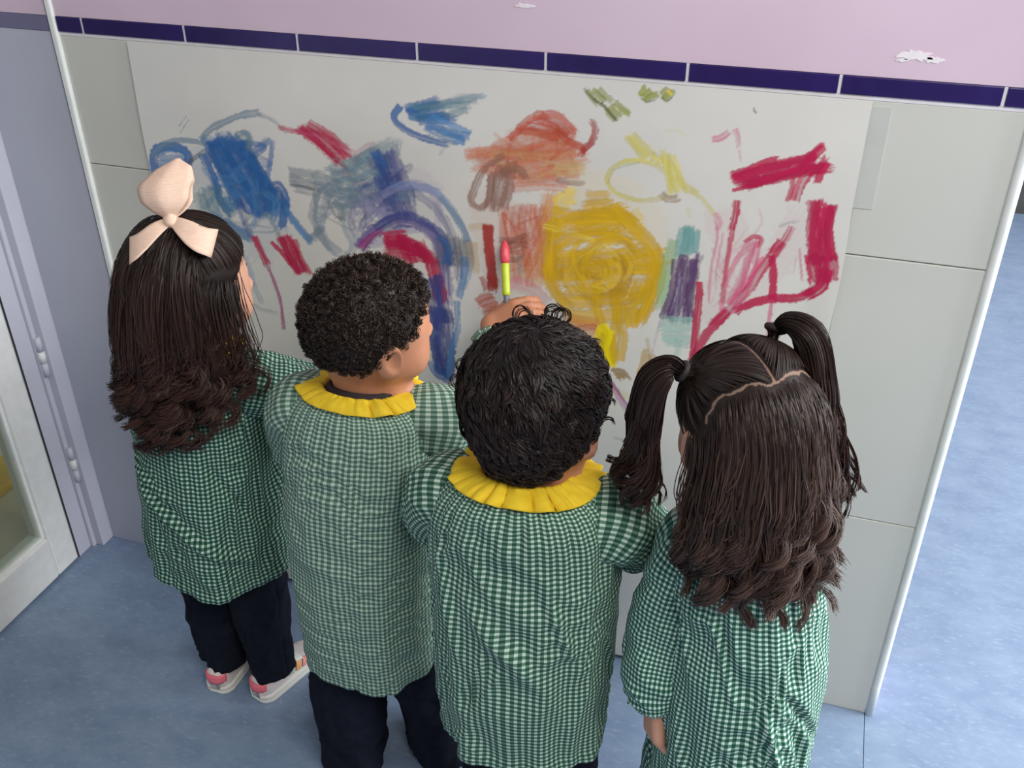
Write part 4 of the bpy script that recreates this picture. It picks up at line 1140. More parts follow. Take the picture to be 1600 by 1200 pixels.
# ------------------------------------------------------------------ clothes
class Smock:
    """rings: (cx, cy, cz, rx, ry, front_drop) from neckline to hem, in world space"""

    def __init__(self, rings, yaw, seed, creases=(), flute=0.010, gather=0.0032, wr=0.0035, wr_freq=(9, 9), nt=230, ns=150, ucirc=0.68):
        self.R = rings
        self.yaw, self.seed, self.creases = yaw, seed, creases
        self.flute, self.gather, self.wr, self.wrf = flute, gather, wr, wr_freq
        self.nt, self.ns, self.uc = nt, ns, ucirc
        C = catmull(rings, 400)
        ln = np.concatenate([[0], np.cumsum(np.linalg.norm(np.diff(C[:, [0, 1, 2]], axis=0), axis=1) + np.abs(np.diff(C[:, 3])))])
        self.C, self.len = C, ln

    def at(self, th, s, off=0.0, folds=True):
        """th, s arrays (s = length along the cloth from the neckline in metres)"""
        q = np.clip(s, 0, self.len[-1])
        c = [np.interp(q, self.len, self.C[:, i]) for i in range(6)]
        ct, st = np.cos(th), np.sin(th)
        ex = 0.88
        a = np.sign(ct) * np.abs(ct) ** ex
        b = np.sign(st) * np.abs(st) ** ex
        r = 0.0
        u = s / self.len[-1]
        if folds:
            ph = 1.2 * noise3(np.stack([ct * 1.5, st * 1.5, u * 2], -1), self.seed)
            g = np.abs(np.sin(th * 15 + 3.0 * ph)) - 0.6
            r = r + self.gather * g * smooth(0.0, 0.08, u) * smooth(0.50, 0.12, u)
            r = r + self.flute * smooth(0.18, 0.95, u) * noise3(np.stack([ct * 2.4 + 5, st * 2.4, u * 0.9], -1), self.seed + 1)
            r = r + 0.45 * self.flute * smooth(0.25, 0.9, u) * noise3(np.stack([ct * 5.2 + 5, st * 5.2, u * 1.6], -1), self.seed + 2)
            w = noise3(np.stack([ct * 2.2, st * 2.2, u * 3], -1), self.seed + 3)
            n1 = noise3(np.stack([ct * self.wrf[0] * 0.45 + w * 1.5, st * self.wrf[0] * 0.45, u * self.wrf[1] + w * 1.8], -1), self.seed + 4)
            r = r + self.wr * (1 - 2.2 * np.abs(n1)) * smooth(0.06, 0.25, u)
            for (t0, u0, t1, u1, wid, amp) in self.creases:
                dt = (th - t0 + PI) % (2 * PI) - PI
                X, Y = dt * 0.12, (u - u0) * self.len[-1]
                ax, ay = (t1 - t0) * 0.12, (u1 - u0) * self.len[-1]
                L2 = ax * ax + ay * ay
                k = np.clip((X * ax + Y * ay) / L2, 0, 1)
                d = ((X - k * ax) * -ay + (Y - k * ay) * ax) / math.sqrt(L2)
                e = np.hypot(X - k * ax, Y - k * ay)
                m = np.exp(-(e / wid) ** 2) * np.sqrt(np.clip(4 * k * (1 - k) + 0.15, 0, 1))
                r = r + amp * m * np.cos(np.clip(d / wid, -2, 2) * 1.8)
            r = r + 0.0014 * smooth(self.len[-1] - 0.022, self.len[-1] - 0.019, s)
        x = (c[3] + r + off) * a
        y = (c[4] + r + off) * b
        cy, sy = math.cos(self.yaw), math.sin(self.yaw)
        z = c[2] - c[5] * st
        return np.stack([c[0] + cy * x - sy * y, c[1] + sy * x + cy * y, z + off * smooth(0.12, 0.0, s)], -1)

    def mesh(self):
        th = np.linspace(0, 2 * PI, self.nt, endpoint=False) - PI / 2 + PI
        s = np.linspace(0, self.len[-1], self.ns)
        T, S_ = np.meshgrid(th, s)
        V = self.at(T, S_)
        # last rows turn in for the hem
        V[-1] += (np.array([self.C[-1, 0], self.C[-1, 1], V[-1, :, 2].mean()]) - V[-1]) * [0.03, 0.03, 0]
        T2, S2 = np.meshgrid(np.arange(self.nt + 1) / self.nt, s)
        uv = np.stack([T2 * self.uc, S2], -1)
        Vw = np.concatenate([V, V[:, :1]], 1)
        return Vw.reshape(-1, 3), [grid_faces(self.nt + 1, self.ns, False)[:, ::-1]], uv.reshape(-1, 2)


def sleeve(pts, rad, seed, amp=0.0045, n=90, nu=64, squash=1.0, freq=34.0, ends=0.006):
    P = catmull(pts, n)
    r = catmull(np.array(rad)[:, None], n)[:, 0]
    u = np.linspace(0, 1, n)
    r = r - ends * smooth(0.93, 0.985, u) + 0.5 * ends * smooth(0.985, 1.0, u)

    def bump(th, s):
        ct, st = np.cos(th) + 0 * s, np.sin(th) + 0 * s
        w = noise3(np.stack([ct * 1.3, st * 1.3, s * 9 + 0 * th], -1), seed)
        a = noise3(np.stack([ct * 1.2 + 3, st * 1.2 + w, s * freq + 1.6 * w + 0 * th], -1), seed + 1)
        b = noise3(np.stack([ct * 2.5 + 3, st * 2.5 + w, s * 14 + 0 * th], -1), seed + 2)
        return amp * ((1 - 2.1 * np.abs(a)) * 0.8 + b * 0.9)
    V, F, uv = tube(P, r, nu, cap=False, squash=squash, bump=bump)
    s = uv[:, 1].reshape(n, nu)[:, 0]
    V = V.reshape(n, nu, 3)
    V = np.concatenate([V, V[:, :1]], 1)
    T, S_ = np.meshgrid(np.arange(nu + 1) / nu, s)
    uv = np.stack([T * 0.36, S_ * 1.1], -1).reshape(-1, 2)
    return V.reshape(-1, 3), [grid_faces(nu + 1, n, False)], uv


def make_smock(body, base, sm, sleeves, mat):
    parts = [sm.mesh()] + sleeves
    V, F, uv = join(parts)
    o = mesh_np('smock', V - base, F, mat, body, True, uv)
    o['label'] = 'green and white gingham smock'
    md = o.modifiers.new('cloth_thickness', 'SOLIDIFY')
    md.thickness = 0.0016
    md.offset = -1
    return o


def make_collar(body, base, sm, seed, width=0.034, lift=0.006, pleats=19, inner=-0.004, name='collar'):
    nt, ns = 260, 14
    th = np.linspace(0, 2 * PI, nt, endpoint=False)
    t = np.linspace(0, 1, ns)
    T, Tt = np.meshgrid(th, t)
    V = sm.at(T, Tt * width + 0.0, 0.0, False)
    ph = 3.2 * noise3(np.stack([np.cos(T) * 2.2, np.sin(T) * 2.2, 0 * T], -1), seed) + 0.35 * noise3(np.stack([np.cos(T) * 6, np.sin(T) * 6, Tt * 1.5], -1), seed + 4)
    amp = 0.12 + 1.2 * smooth(-0.25, 0.45, noise3(np.stack([np.cos(T) * 3.1 + 9, np.sin(T) * 3.1, 0 * T], -1), seed + 1))
    pl = np.abs(np.sin(T * pleats / 2 + ph)) ** 0.6
    fine = noise3(np.stack([np.cos(T) * 16, np.sin(T) * 16, Tt * 1.5], -1), seed + 2)
    up = lift + 0.0085 * amp * (pl - 0.6) * (0.5 + 0.8 * Tt) + 0.0018 * fine
    c = np.array([np.interp(0, sm.len, sm.C[:, i]) for i in range(3)])
    out = V - c
    out[..., 2] = 0
    out /= np.linalg.norm(out, axis=-1)[..., None] + 1e-9
    V = V + up[..., None] * (np.array([0, 0, 0.85]) + 0.55 * out)
    V = V + (0.0036 * amp * (pl - 0.6) * Tt)[..., None] * out
    stand = np.concatenate([V[:1] - [0, 0, 0.006] - 0.004 * out[:1], V], 0)
    o = mesh_np(name, stand.reshape(-1, 3) - base, grid_faces(nt, ns + 1)[:, ::-1], M_yellow, body)
    o['label'] = 'yellow ruffled collar'
    md = o.modifiers.new('cloth_thickness', 'SOLIDIFY')
    md.thickness = 0.0018
    md.offset = 1
    return o


def make_trousers(body, base, k, seed, loose=1.0, r=(0.056, 0.052, 0.048, 0.045), drop=0.035):
    parts = []
    for s in 'lr':
        hip, kn, an = [np.array(k[s + q]) for q in ('hip', 'kn', 'an')]
        pts = [hip + (0, 0, 0.05), hip * 0.5 + kn * 0.5, kn, kn * 0.5 + an * 0.5, an * (1, 1, 0) + (0, 0, drop)]
        rad = np.array([r[0], (r[0] + r[1]) / 2, r[1], r[2], r[3]]) * loose
        parts.append(sleeve(pts, rad, seed + ord(s), 0.007, 60, 40, 1.0, 16.0, 0.0))
    V, F, uv = join(parts)
    o = mesh_np('trousers', V - base, F, M_navy, body, True)
    o['label'] = 'dark navy trousers'
    md = o.modifiers.new('cloth_thickness', 'SOLIDIFY')
    md.thickness = 0.002
    return o


def make_shoe(body, base, an, fy, decor=True, L=0.158, mat_up=None, mat_sole=None):
    """sneaker standing on the floor, heel behind the ankle"""
    Rz = rot(fy)
    org = np.array([an[0], an[1], 0.0])
    mat_up, mat_sole = mat_up or M_shoe, mat_sole or M_sole
    n, nu = 30, 28
    t = np.linspace(0, 1, n)
    y = -0.050 + L * t
    hw = np.interp(t, [0, .03, .1, .3, .5, .7, .88, .96, 1], [.010, .019, .0255, .027, .0275, .031, .0275, .018, .006])
    ht = np.interp(t, [0, .03, .12, .3, .42, .6, .8, .93, 1], [.044, .056, .060, .058, .056, .044, .034, .028, .016])
    cx = np.interp(t, [0, .5, 1], [0, 0.001, -0.003])
    a = np.linspace(0, PI, nu)
    V = []
    for i in range(n):
        c, s_ = np.cos(a), np.sin(a)
        V.append(np.stack([cx[i] + hw[i] * np.sign(c) * np.abs(c) ** 0.55, np.full(nu, y[i]), 0.014 + (ht[i] - 0.014) * np.abs(s_) ** 0.7], 1))
    V = np.array(V).reshape(-1, 3)
    F = [grid_faces(nu, n, False), np.arange(nu)[None, :], (np.arange(nu) + (n - 1) * nu)[None, ::-1]]
    X = lambda v: v @ Rz.T + org - base
    shoe = mesh_np('shoe', X(V), F, mat_up, body)
    shoe['label'] = 'white sneaker' if decor else 'white-soled shoe'
    # sole: rim outline extruded
    right = np.stack([cx + hw + 0.003, y], 1)
    left = np.stack([cx - hw - 0.003, y], 1)[::-1]
    out = np.vstack([right, left])
    m = len(out)
    lv = []
    for z, gsc in ((0.0, 0.97), (0.004, 1.0), (0.010, 1.0), (0.0108, 0.985), (0.0122, 1.0), (0.0195, 1.0), (0.0215, 0.96)):
        cc = out.mean(0)
        lv.append(np.column_stack([(out - cc) * gsc + cc, np.full(m, z)]))
    SV = np.vstack(lv)
    SF = [grid_faces(m, len(lv)), np.arange(m)[None, ::-1], (np.arange(m) + (len(lv) - 1) * m)[None, :]]
    mesh_np('sole', X(SV), SF, mat_sole, shoe)

    def patch(nm, t0, t1, a0, a1, mt, slant=0.0, lift=0.0016):
        nn, mm = 8, 12
        pv = []
        for tt in np.linspace(0, 1, nn):
            for aa in np.linspace(a0, a1, mm):
                k = t0 + (t1 - t0) * tt + slant * math.sin(aa)
                k = min(max(k, 0.0), 1.0)
                h_, w_, x_ = np.interp(k, t, ht), np.interp(k, t, hw), np.interp(k, t, cx)
                c, s_ = math.cos(aa), math.sin(aa)
                pv.append([x_ + (w_ + lift) * np.sign(c) * abs(c) ** 0.55, -0.050 + L * k - (lift if k < .03 else 0), 0.014 + (h_ + lift - 0.014) * abs(s_) ** 0.7])
        o = mesh_np(nm, X(np.array(pv)), grid_faces(mm, nn, False), mt, shoe)
        o.modifiers.new('thickness', 'SOLIDIFY').thickness = 0.001
        return o
    if decor:
        # pink heel tab wraps the back of the upper
        hv = []
        aa = np.linspace(-1.15, 1.15, 15)
        for z in np.linspace(0.031, 0.050, 6):
            for q in aa:
                bulge = 0.0015 * math.sin((z - 0.031) / 0.019 * PI)
                hv.append([math.sin(q) * (0.0235 + bulge), -0.050 - 0.0035 + 0.021 * (1 - math.cos(q)) * 1.1 - bulge + 0.12 * (z - 0.031), z])
        o = mesh_np('heel_tab', X(np.array(hv)), grid_faces(15, 6, False), M_pinktab, shoe)
        o.modifiers.new('thickness', 'SOLIDIFY').thickness = 0.004
        for side in (0, 1):
            a0, a1 = (0.28, 1.0) if side == 0 else (PI - 0.28, PI - 1.0)
            patch('side_stripe', 0.36, 0.43, a0, a1, M_st_g, 0.10)
            patch('side_stripe', 0.47, 0.54, a0, a1, M_st_o, 0.10)
            patch('side_stripe', 0.57, 0.63, a0, a1, M_st_p, 0.10)
        patch('tongue_strap', 0.55, 0.66, 0.9, PI - 0.9, mat_sole, 0.0, 0.003)
    return shoe


# ------------------------------------------------------------------ hair
NAPE = [0.0]                                              # how far the hair reaches down the neck


def hairline(d):
    """soft 0..1 cover for unit directions in head space (x right, y forward, z up)"""
    thr = np.interp(d[..., 1], [-1, -0.30, -0.12, 0.10, 0.30, 0.55, 0.8, 1], [-0.62, -0.60, -0.30, -0.10, 0.02, 0.35, 0.56, 0.62])
    thr = thr - NAPE[0] * smooth(-0.2, -0.6, d[..., 1])
    return smooth(-0.06, 0.06, d[..., 2] - thr)


def sphere_dirs(n, rng):
    z = rng.uniform(-1, 1, n)
    a = rng.uniform(0, 2 * PI, n)
    r = np.sqrt(1 - z * z)
    return np.stack([r * np.cos(a), r * np.sin(a), z], 1)


def cap_mesh(body, base, C, R, thick, mat_col, seed, rough=0.3, fr=7.0, parting=None, puff=0.0):
    nu, nv = (300, 200) if parting else (110, 80)
    t = np.linspace(0, 2 * PI, nu, endpoint=False)
    p = np.linspace(0.01, PI - 0.01, nv)
    tt, pp = np.meshgrid(t, p)
    d = np.stack([np.sin(pp) * np.cos(tt), np.sin(pp) * np.sin(tt), np.cos(pp)], -1)
    m = hairline(d)
    n = noise3(d * fr, seed) * 0.6 + noise3(d * fr * 2.3, seed + 1) * 0.4
    e = -0.010 + m * (0.010 + (thick + puff * smooth(-0.15, 0.85, d[..., 2])) * (1 + rough * n))
    V = d * (SKULL + e[..., None]) + HEADC
    V = V.reshape(-1, 3) @ R.T + C
    F = [grid_faces(nu, nv)[:, ::-1], np.arange(nu)[None, :], (np.arange(nu) + nu * (nv - 1))[None, ::-1]]
    col = np.tile(np.array(lin(mat_col)), (len(V), 1))
    if parting is not None:
        w = parting(d.reshape(-1, 3))[:, None]
        col = col * (1 - w) + np.array(lin((128, 104, 90))) * w
    o = mesh_np('hair_base', V - base, F, M_hair, body, True, None, col)
    return o


def scalp(dirs, C, R, off=0.0):
    P = dirs * (SKULL + off) + HEADC
    N = dirs / SKULL
    N /= np.linalg.norm(N, axis=1)[:, None]
    return P @ R.T + C, N @ R.T


def push(P, ells):
    for c, R, r in ells:
        q = (P - c) @ R
        k = np.linalg.norm(q / r, axis=-1)
        m = k < 1
        if m.any():
            q2 = q[m] / np.maximum(k[m], 1e-3)[:, None]
            P[m] = q2 @ R.T + c
    return P


def grow(P0, D0, length, nseg, grav, ells, rng, wander=0.0, hug=0.0):
    """march strands; returns (N, nseg+1, 3)"""
    N = len(P0)
    L = np.broadcast_to(np.asarray(length, float), (N,))
    step = (L / nseg)[:, None]
    P, D = P0.copy(), D0 / np.linalg.norm(D0, axis=1)[:, None]
    out = [P.copy()]
    G = np.array([0, 0, -1.0])
    for i in range(nseg):
        g = grav if np.isscalar(grav) else grav[i]
        D = D + g * G
        if wander:
            D = D + wander * rng.normal(size=D.shape)
        if hug:
            c0, R0, r0 = ells[0]
            n0 = (((P - c0) @ R0) / (r0 * r0)) @ R0.T
            n0 /= np.linalg.norm(n0, axis=1)[:, None] + 1e-9
            D = D - hug * n0 * np.maximum((D * n0).sum(1), 0)[:, None]
        D /= np.linalg.norm(D, axis=1)[:, None]
        Q = P + D * step
        Q = push(Q, ells)
        D = Q - P
        D /= np.linalg.norm(D, axis=1)[:, None] + 1e-9
        P = Q
        out.append(P.copy())
    return np.stack(out, 1)


def curl_offsets(S, amp, turns, phase, start=0.0):
    """helix around each strand; amp (N,), turns (N,), growing from start"""
    N, n, _ = S.shape
    T = np.gradient(S, axis=1)
    T /= np.linalg.norm(T, axis=2)[..., None] + 1e-9
    ref = np.array([0.3, 0.9, 0.2])
    A = np.cross(T, ref)
    A /= np.linalg.norm(A, axis=2)[..., None] + 1e-9
    B = np.cross(T, A)
    u = np.linspace(0, 1, n)[None]
    g = smooth(start, min(start + 0.5, 1.0), u) * np.asarray(amp)[:, None]
    a = 2 * PI * np.asarray(turns)[:, None] * u + np.asarray(phase)[:, None]
    return S + g[..., None] * (np.cos(a)[..., None] * A + np.sin(a)[..., None] * B)


def clump(S, nc, strength, rng, start=0.15, tight=1.0):
    """pull strands towards randomly chosen guide strands"""
    N, n, _ = S.shape
    gi = rng.choice(N, nc, replace=False)
    m = n // 2
    key = np.concatenate([S[:, 0], S[:, m] * 0.7], 1)
    kg = key[gi]
    own = np.empty(N, int)
    for a in range(0, N, 1000):
        own[a:a + 1000] = ((key[a:a + 1000, None] - kg[None]) ** 2).sum(2).argmin(1)
    u = np.linspace(0, 1, n)
    w = strength * smooth(start, 1.0, u)
    Gd = S[gi][own]
    return S + (Gd - S) * w[None, :, None], own


def ribbon_mesh(name, S, width, center, cols, body, base, rng, jitter=0.5):
    """strands (N, n, 3) as slim tapering ribbons facing away from center; cols (N, n, 3)"""
    N, n, _ = S.shape
    T = np.gradient(S, axis=1)
    T /= np.linalg.norm(T, axis=2)[..., None] + 1e-9
    O = S - center
    O[..., 2] *= 0.6
    O /= np.linalg.norm(O, axis=2)[..., None] + 1e-9
    O = O + jitter * rng.normal(size=(N, 1, 3))
    B = np.cross(T, O)
    B /= np.linalg.norm(B, axis=2)[..., None] + 1e-9
    u = np.linspace(0, 1, n)
    w = np.asarray(width).reshape(-1, 1) * (0.35 + 0.65 * smooth(0, 0.15, u) * (1 - 0.75 * smooth(0.55, 1.0, u)))[None]
    V = np.stack([S - B * w[..., None] / 2, S + B * w[..., None] / 2], 2).reshape(-1, 3)
    k = np.arange(N)[:, None] * (n * 2) + np.arange(n - 1)[None] * 2
    F = np.stack([k, k + 1, k + 3, k + 2], -1).reshape(-1, 4)
    col = np.repeat(cols[:, :, None, :], 2, 2).reshape(-1, 3)
    o = mesh_np(name, V - base, F, M_hair, body, True, None, col)
    o['kind'] = 'stuff'
    return o


def hair_cols(N, n, rng, root, tip, var=0.35):
    r, t = np.array(lin(root)), np.array(lin(tip))
    u = np.linspace(0, 1, n)[None, :, None]
    c = r * (1 - u) + t * u
    return c * (1 + var * rng.normal(size=(N, 1, 1))).clip(0.3, 2.2)


def vec(*a):
    return np.array(a, float)


D2R = PI / 180


def build_child(k):
    """body, smock, collar, trousers and shoes from a dictionary of world-space joints"""
    base = np.array([(k['lan'][0] + k['ran'][0]) / 2, (k['lan'][1] + k['ran'][1]) / 2, 0.0])
    k['base'] = base
    body = make_body('person', k, k['skin'], base)
    tag(body, k['label'], 'person', 'children painting at the wall')
    sm = Smock(k['rings'], k['yaw'], k['seed'], **k.get('smock', {}))
    sl = []
    for s in 'lr':
        pts, rad = k[s + 'sleeve']
        sl.append(sleeve(pts, rad, k['seed'] + (5 if s == 'l' else 9), k.get('samp', 0.0045)))
    make_smock(body, base, sm, sl, k['cloth'])
    make_collar(body, base, sm, k['seed'] + 31, **k.get('collar', {}))
    if k.get('tee'):
        th = np.linspace(0, 2 * PI, 60, endpoint=False)
        rows = [sm.at(th, np.full(60, 0.0), o_, False) + [0, 0, z_] for o_, z_ in ((0.002, -0.02), (-0.003, 0.010), (-0.008, 0.017), (-0.012, 0.012), (-0.013, -0.02))]
        mesh_np('undershirt', np.vstack(rows) - base, grid_faces(60, 5)[:, ::-1], M_tee, body)
    make_trousers(body, base, k, k['seed'] + 17, **k.get('trousers', {}))
    for s in 'lr':
        make_shoe(body, base, k[s + 'an'], k[s + 'fy'], k.get('decor', False))
    return body, sm


# ================================================================== girl with the beige bow
g1 = dict(label='girl with long dark curly hair and a beige ribbon bow, beside the glazed door', skin=M_skin_a, seed=100, cloth=G_dark, yaw=-6 * D2R,
          head=(-0.852, 1.108, 0.868), hrot=rot(-26 * D2R, -8 * D2R, 0), neck=(-0.878, 1.110, 0.755), chest=(-0.885, 1.118, 0.64), pelvis=(-0.896, 1.128, 0.44),
          lsh=(-0.968, 1.118, 0.715), lel=(-0.995, 1.175, 0.60), lwr=(-0.965, 1.270, 0.56), lhd=(0.3, 0.9, 0.0), lhn=(-0.6, -0.2, 0.7),
          rsh=(-0.790, 1.112, 0.722), rel=(-0.700, 1.195, 0.660), rwr=(-0.650, 1.300, 0.690), rhd=(0.2, 0.9, 0.35), rhn=(0.5, -0.2, 0.8),
          lhip=(-0.945, 1.125, 0.42), lkn=(-0.948, 1.120, 0.24), lan=(-0.945, 1.116, 0.055), lfy=2 * D2R,
          rhip=(-0.858, 1.128, 0.42), rkn=(-0.850, 1.125, 0.24), ran=(-0.846, 1.122, 0.055), rfy=-16 * D2R)
g1['rings'] = [(-0.878, 1.108, 0.764, 0.050, 0.047, 0.012), (-0.878, 1.108, 0.757, 0.076, 0.062, 0.010), (-0.878, 1.108, 0.735, 0.098, 0.076, 0.006),
               (-0.880, 1.108, 0.685, 0.108, 0.088, 0.0), (-0.884, 1.106, 0.58, 0.112, 0.096, 0.0), (-0.890, 1.105, 0.44, 0.116, 0.104, 0.0), (-0.894, 1.108, 0.335, 0.120, 0.106, 0.0)]
g1['smock'] = dict(creases=((PI * 1.30, 0.58, PI * 1.85, 0.86, 0.016, 0.010), (PI * 1.2, 0.50, PI * 1.5, 0.60, 0.012, 0.006), (PI * 1.7, 0.45, PI * 1.9, 0.7, 0.012, -0.007)), flute=0.018)
g1['lsleeve'] = ([(-0.918, 1.112, 0.712), (-0.965, 1.118, 0.702), (-0.990, 1.150, 0.630), (-0.993, 1.190, 0.590), (-0.970, 1.255, 0.568)], (0.040, 0.050, 0.043, 0.040, 0.030))
g1['rsleeve'] = ([(-0.835, 1.108, 0.712), (-0.795, 1.114, 0.708), (-0.740, 1.150, 0.682), (-0.696, 1.200, 0.660), (-0.655, 1.288, 0.683)], (0.040, 0.052, 0.046, 0.042, 0.030))
g1['decor'] = True
g1['trousers'] = dict(r=(0.054, 0.052, 0.045, 0.040), drop=0.052)
girl1, sm1 = build_child(g1)

# ================================================================== boy with short curly hair
b2 = dict(label='boy with short dark hair looking to the right, painting with a red-tipped brush', skin=M_skin_b, seed=200, cloth=G_pale, yaw=-4 * D2R, h=0.0030, tee=True,
          head=(-0.538, 1.044, 0.880), hrot=rot(-37 * D2R, -8 * D2R, 6 * D2R), neck=(-0.550, 1.040, 0.782), chest=(-0.560, 1.045, 0.67), pelvis=(-0.570, 1.055, 0.45),
          lsh=(-0.654, 1.045, 0.740), lel=(-0.696, 1.095, 0.620), lwr=(-0.640, 1.200, 0.640), lhd=(0.3, 0.9, 0.3), lhn=(-0.6, -0.2, 0.7),
          rsh=(-0.455, 1.058, 0.752), rel=(-0.395, 1.160, 0.690), rwr=(-0.456, 1.302, 0.764), rhd=(0.78, 0.28, 0.42), rhn=(-0.30, -0.55, 0.75), rcurl=0.42, rth=1.0,
          lhip=(-0.612, 1.050, 0.42), lkn=(-0.622, 1.030, 0.23), lan=(-0.628, 1.015, 0.055), lfy=12 * D2R,
          rhip=(-0.520, 1.060, 0.42), rkn=(-0.500, 1.070, 0.23), ran=(-0.482, 1.085, 0.055), rfy=-22 * D2R)
b2['rings'] = [(-0.550, 1.038, 0.784, 0.052, 0.050, 0.012), (-0.551, 1.038, 0.778, 0.080, 0.068, 0.010), (-0.553, 1.038, 0.755, 0.103, 0.080, 0.006),
               (-0.560, 1.036, 0.70, 0.112, 0.088, 0.0), (-0.570, 1.032, 0.58, 0.112, 0.096, 0.0), (-0.574, 1.030, 0.42, 0.108, 0.100, 0.0), (-0.574, 1.032, 0.280, 0.106, 0.100, 0.0)]
b2['smock'] = dict(flute=0.010, wr=0.0028, wr_freq=(5, 22))
b2['lsleeve'] = ([(-0.600, 1.040, 0.742), (-0.648, 1.042, 0.730), (-0.682, 1.070, 0.670), (-0.696, 1.100, 0.622), (-0.650, 1.188, 0.637)], (0.040, 0.052, 0.045, 0.041, 0.030))
b2['rsleeve'] = ([(-0.500, 1.040, 0.742), (-0.455, 1.055, 0.740), (-0.415, 1.110, 0.712), (-0.396, 1.170, 0.690), (-0.452, 1.286, 0.752)], (0.040, 0.052, 0.044, 0.040, 0.029))
b2['trousers'] = dict(r=(0.052, 0.058, 0.060, 0.056), drop=0.012)
b2['collar'] = dict(width=0.042, pleats=17)
boy2, sm2 = build_child(b2)

# ================================================================== boy with a bushy crop, head bowed
b3 = dict(label='boy with bushy dark hair and bowed head, between the other boy and the pigtailed girl', skin=M_skin_b, seed=300, cloth=G_mid, yaw=2 * D2R,
          head=(-0.277, 0.942, 0.852), hrot=rot(-6 * D2R, -16 * D2R, -4 * D2R), neck=(-0.280, 0.920, 0.775), chest=(-0.284, 0.935, 0.67), pelvis=(-0.285, 0.955, 0.45),
          lsh=(-0.385, 0.935, 0.735), lel=(-0.424, 1.000, 0.630), lwr=(-0.380, 1.120, 0.660), lhd=(0.4, 0.9, 0.2), lhn=(-0.6, -0.2, 0.7),
          rsh=(-0.185, 0.945, 0.742), rel=(-0.150, 0.995, 0.655), rwr=(-0.225, 1.075, 0.655), rhd=(-0.6, 0.75, 0.1), rhn=(0.5, -0.2, 0.8),
          lhip=(-0.330, 0.955, 0.42), lkn=(-0.335, 0.955, 0.23), lan=(-0.338, 0.955, 0.055), lfy=8 * D2R,
          rhip=(-0.238, 0.955, 0.42), rkn=(-0.228, 0.955, 0.23), ran=(-0.224, 0.955, 0.055), rfy=-10 * D2R)
b3['rings'] = [(-0.281, 0.926, 0.782, 0.052, 0.052, 0.014), (-0.281, 0.926, 0.773, 0.086, 0.078, 0.012), (-0.282, 0.927, 0.745, 0.110, 0.090, 0.006),
               (-0.284, 0.930, 0.69, 0.122, 0.094, 0.0), (-0.285, 0.934, 0.57, 0.124, 0.102, 0.0), (-0.286, 0.938, 0.42, 0.122, 0.106, 0.0), (-0.286, 0.942, 0.325, 0.120, 0.106, 0.0)]
b3['smock'] = dict(flute=0.016, creases=((PI * 1.40, 0.42, PI * 1.62, 0.66, 0.020, 0.007), (PI * 1.62, 0.35, PI * 1.72, 0.55, 0.012, 0.008), (PI * 1.25, 0.3, PI * 1.35, 0.6, 0.014, 0.006)))
b3['collar'] = dict(width=0.046, pleats=19)
b3['lsleeve'] = ([(-0.335, 0.925, 0.728), (-0.382, 0.930, 0.722), (-0.414, 0.965, 0.668), (-0.424, 1.005, 0.632), (-0.388, 1.105, 0.655)], (0.042, 0.054, 0.048, 0.043, 0.031))
b3['rsleeve'] = ([(-0.228, 0.930, 0.730), (-0.182, 0.940, 0.726), (-0.155, 0.970, 0.690), (-0.150, 1.000, 0.660), (-0.215, 1.065, 0.655)], (0.042, 0.054, 0.047, 0.043, 0.031))
boy3, sm3 = build_child(b3)

# ================================================================== girl with two pigtails
g4 = dict(label='girl with two high pigtails and long loose dark hair, rightmost of the children', skin=M_skin_a, seed=400, cloth=G_teal, yaw=8 * D2R,
          head=(-0.029, 0.930, 0.902), hrot=rot(34 * D2R, -12 * D2R, -6 * D2R), neck=(-0.010, 0.915, 0.798), chest=(-0.006, 0.930, 0.67), pelvis=(0.004, 0.940, 0.46),
          lsh=(-0.066, 0.920, 0.745), lel=(-0.090, 0.905, 0.610), lwr=(-0.092, 0.885, 0.485), lhd=(0.10, -0.25, -0.92), lhn=(-0.85, -0.5, 0.1), lcurl=0.8,
          rsh=(0.044, 0.942, 0.742), rel=(0.034, 1.022, 0.645), rwr=(-0.005, 1.110, 0.660), rhd=(-0.4, 0.9, 0.2), rhn=(0.5, -0.2, 0.8),
          lhip=(-0.028, 0.940, 0.42), lkn=(-0.036, 0.940, 0.23), lan=(-0.044, 0.940, 0.055), lfy=6 * D2R,
          rhip=(0.044, 0.940, 0.42), rkn=(0.052, 0.940, 0.23), ran=(0.062, 0.940, 0.055), rfy=-8 * D2R)
g4['rings'] = [(-0.010, 0.915, 0.798, 0.046, 0.046, 0.012), (-0.010, 0.915, 0.791, 0.068, 0.062, 0.010), (-0.009, 0.916, 0.765, 0.080, 0.076, 0.006),
               (-0.006, 0.920, 0.70, 0.086, 0.086, 0.0), (0.006, 0.924, 0.58, 0.098, 0.098, 0.0), (0.008, 0.928, 0.42, 0.106, 0.106, 0.0), (0.008, 0.932, 0.25, 0.118, 0.112, 0.0)]
g4['smock'] = dict(flute=0.016, wr=0.005, wr_freq=(8, 8), creases=((PI * 1.55, 0.45, PI * 1.72, 0.80, 0.010, 0.010), (PI * 1.62, 0.40, PI * 1.85, 0.60, 0.012, -0.008), (PI * 1.45, 0.55, PI * 1.75, 0.92, 0.014, 0.008)))
g4['lsleeve'] = ([(-0.035, 0.918, 0.742), (-0.066, 0.918, 0.734), (-0.084, 0.908, 0.660), (-0.094, 0.898, 0.580), (-0.096, 0.888, 0.530), (-0.092, 0.886, 0.488)], (0.040, 0.046, 0.044, 0.043, 0.042, 0.034))
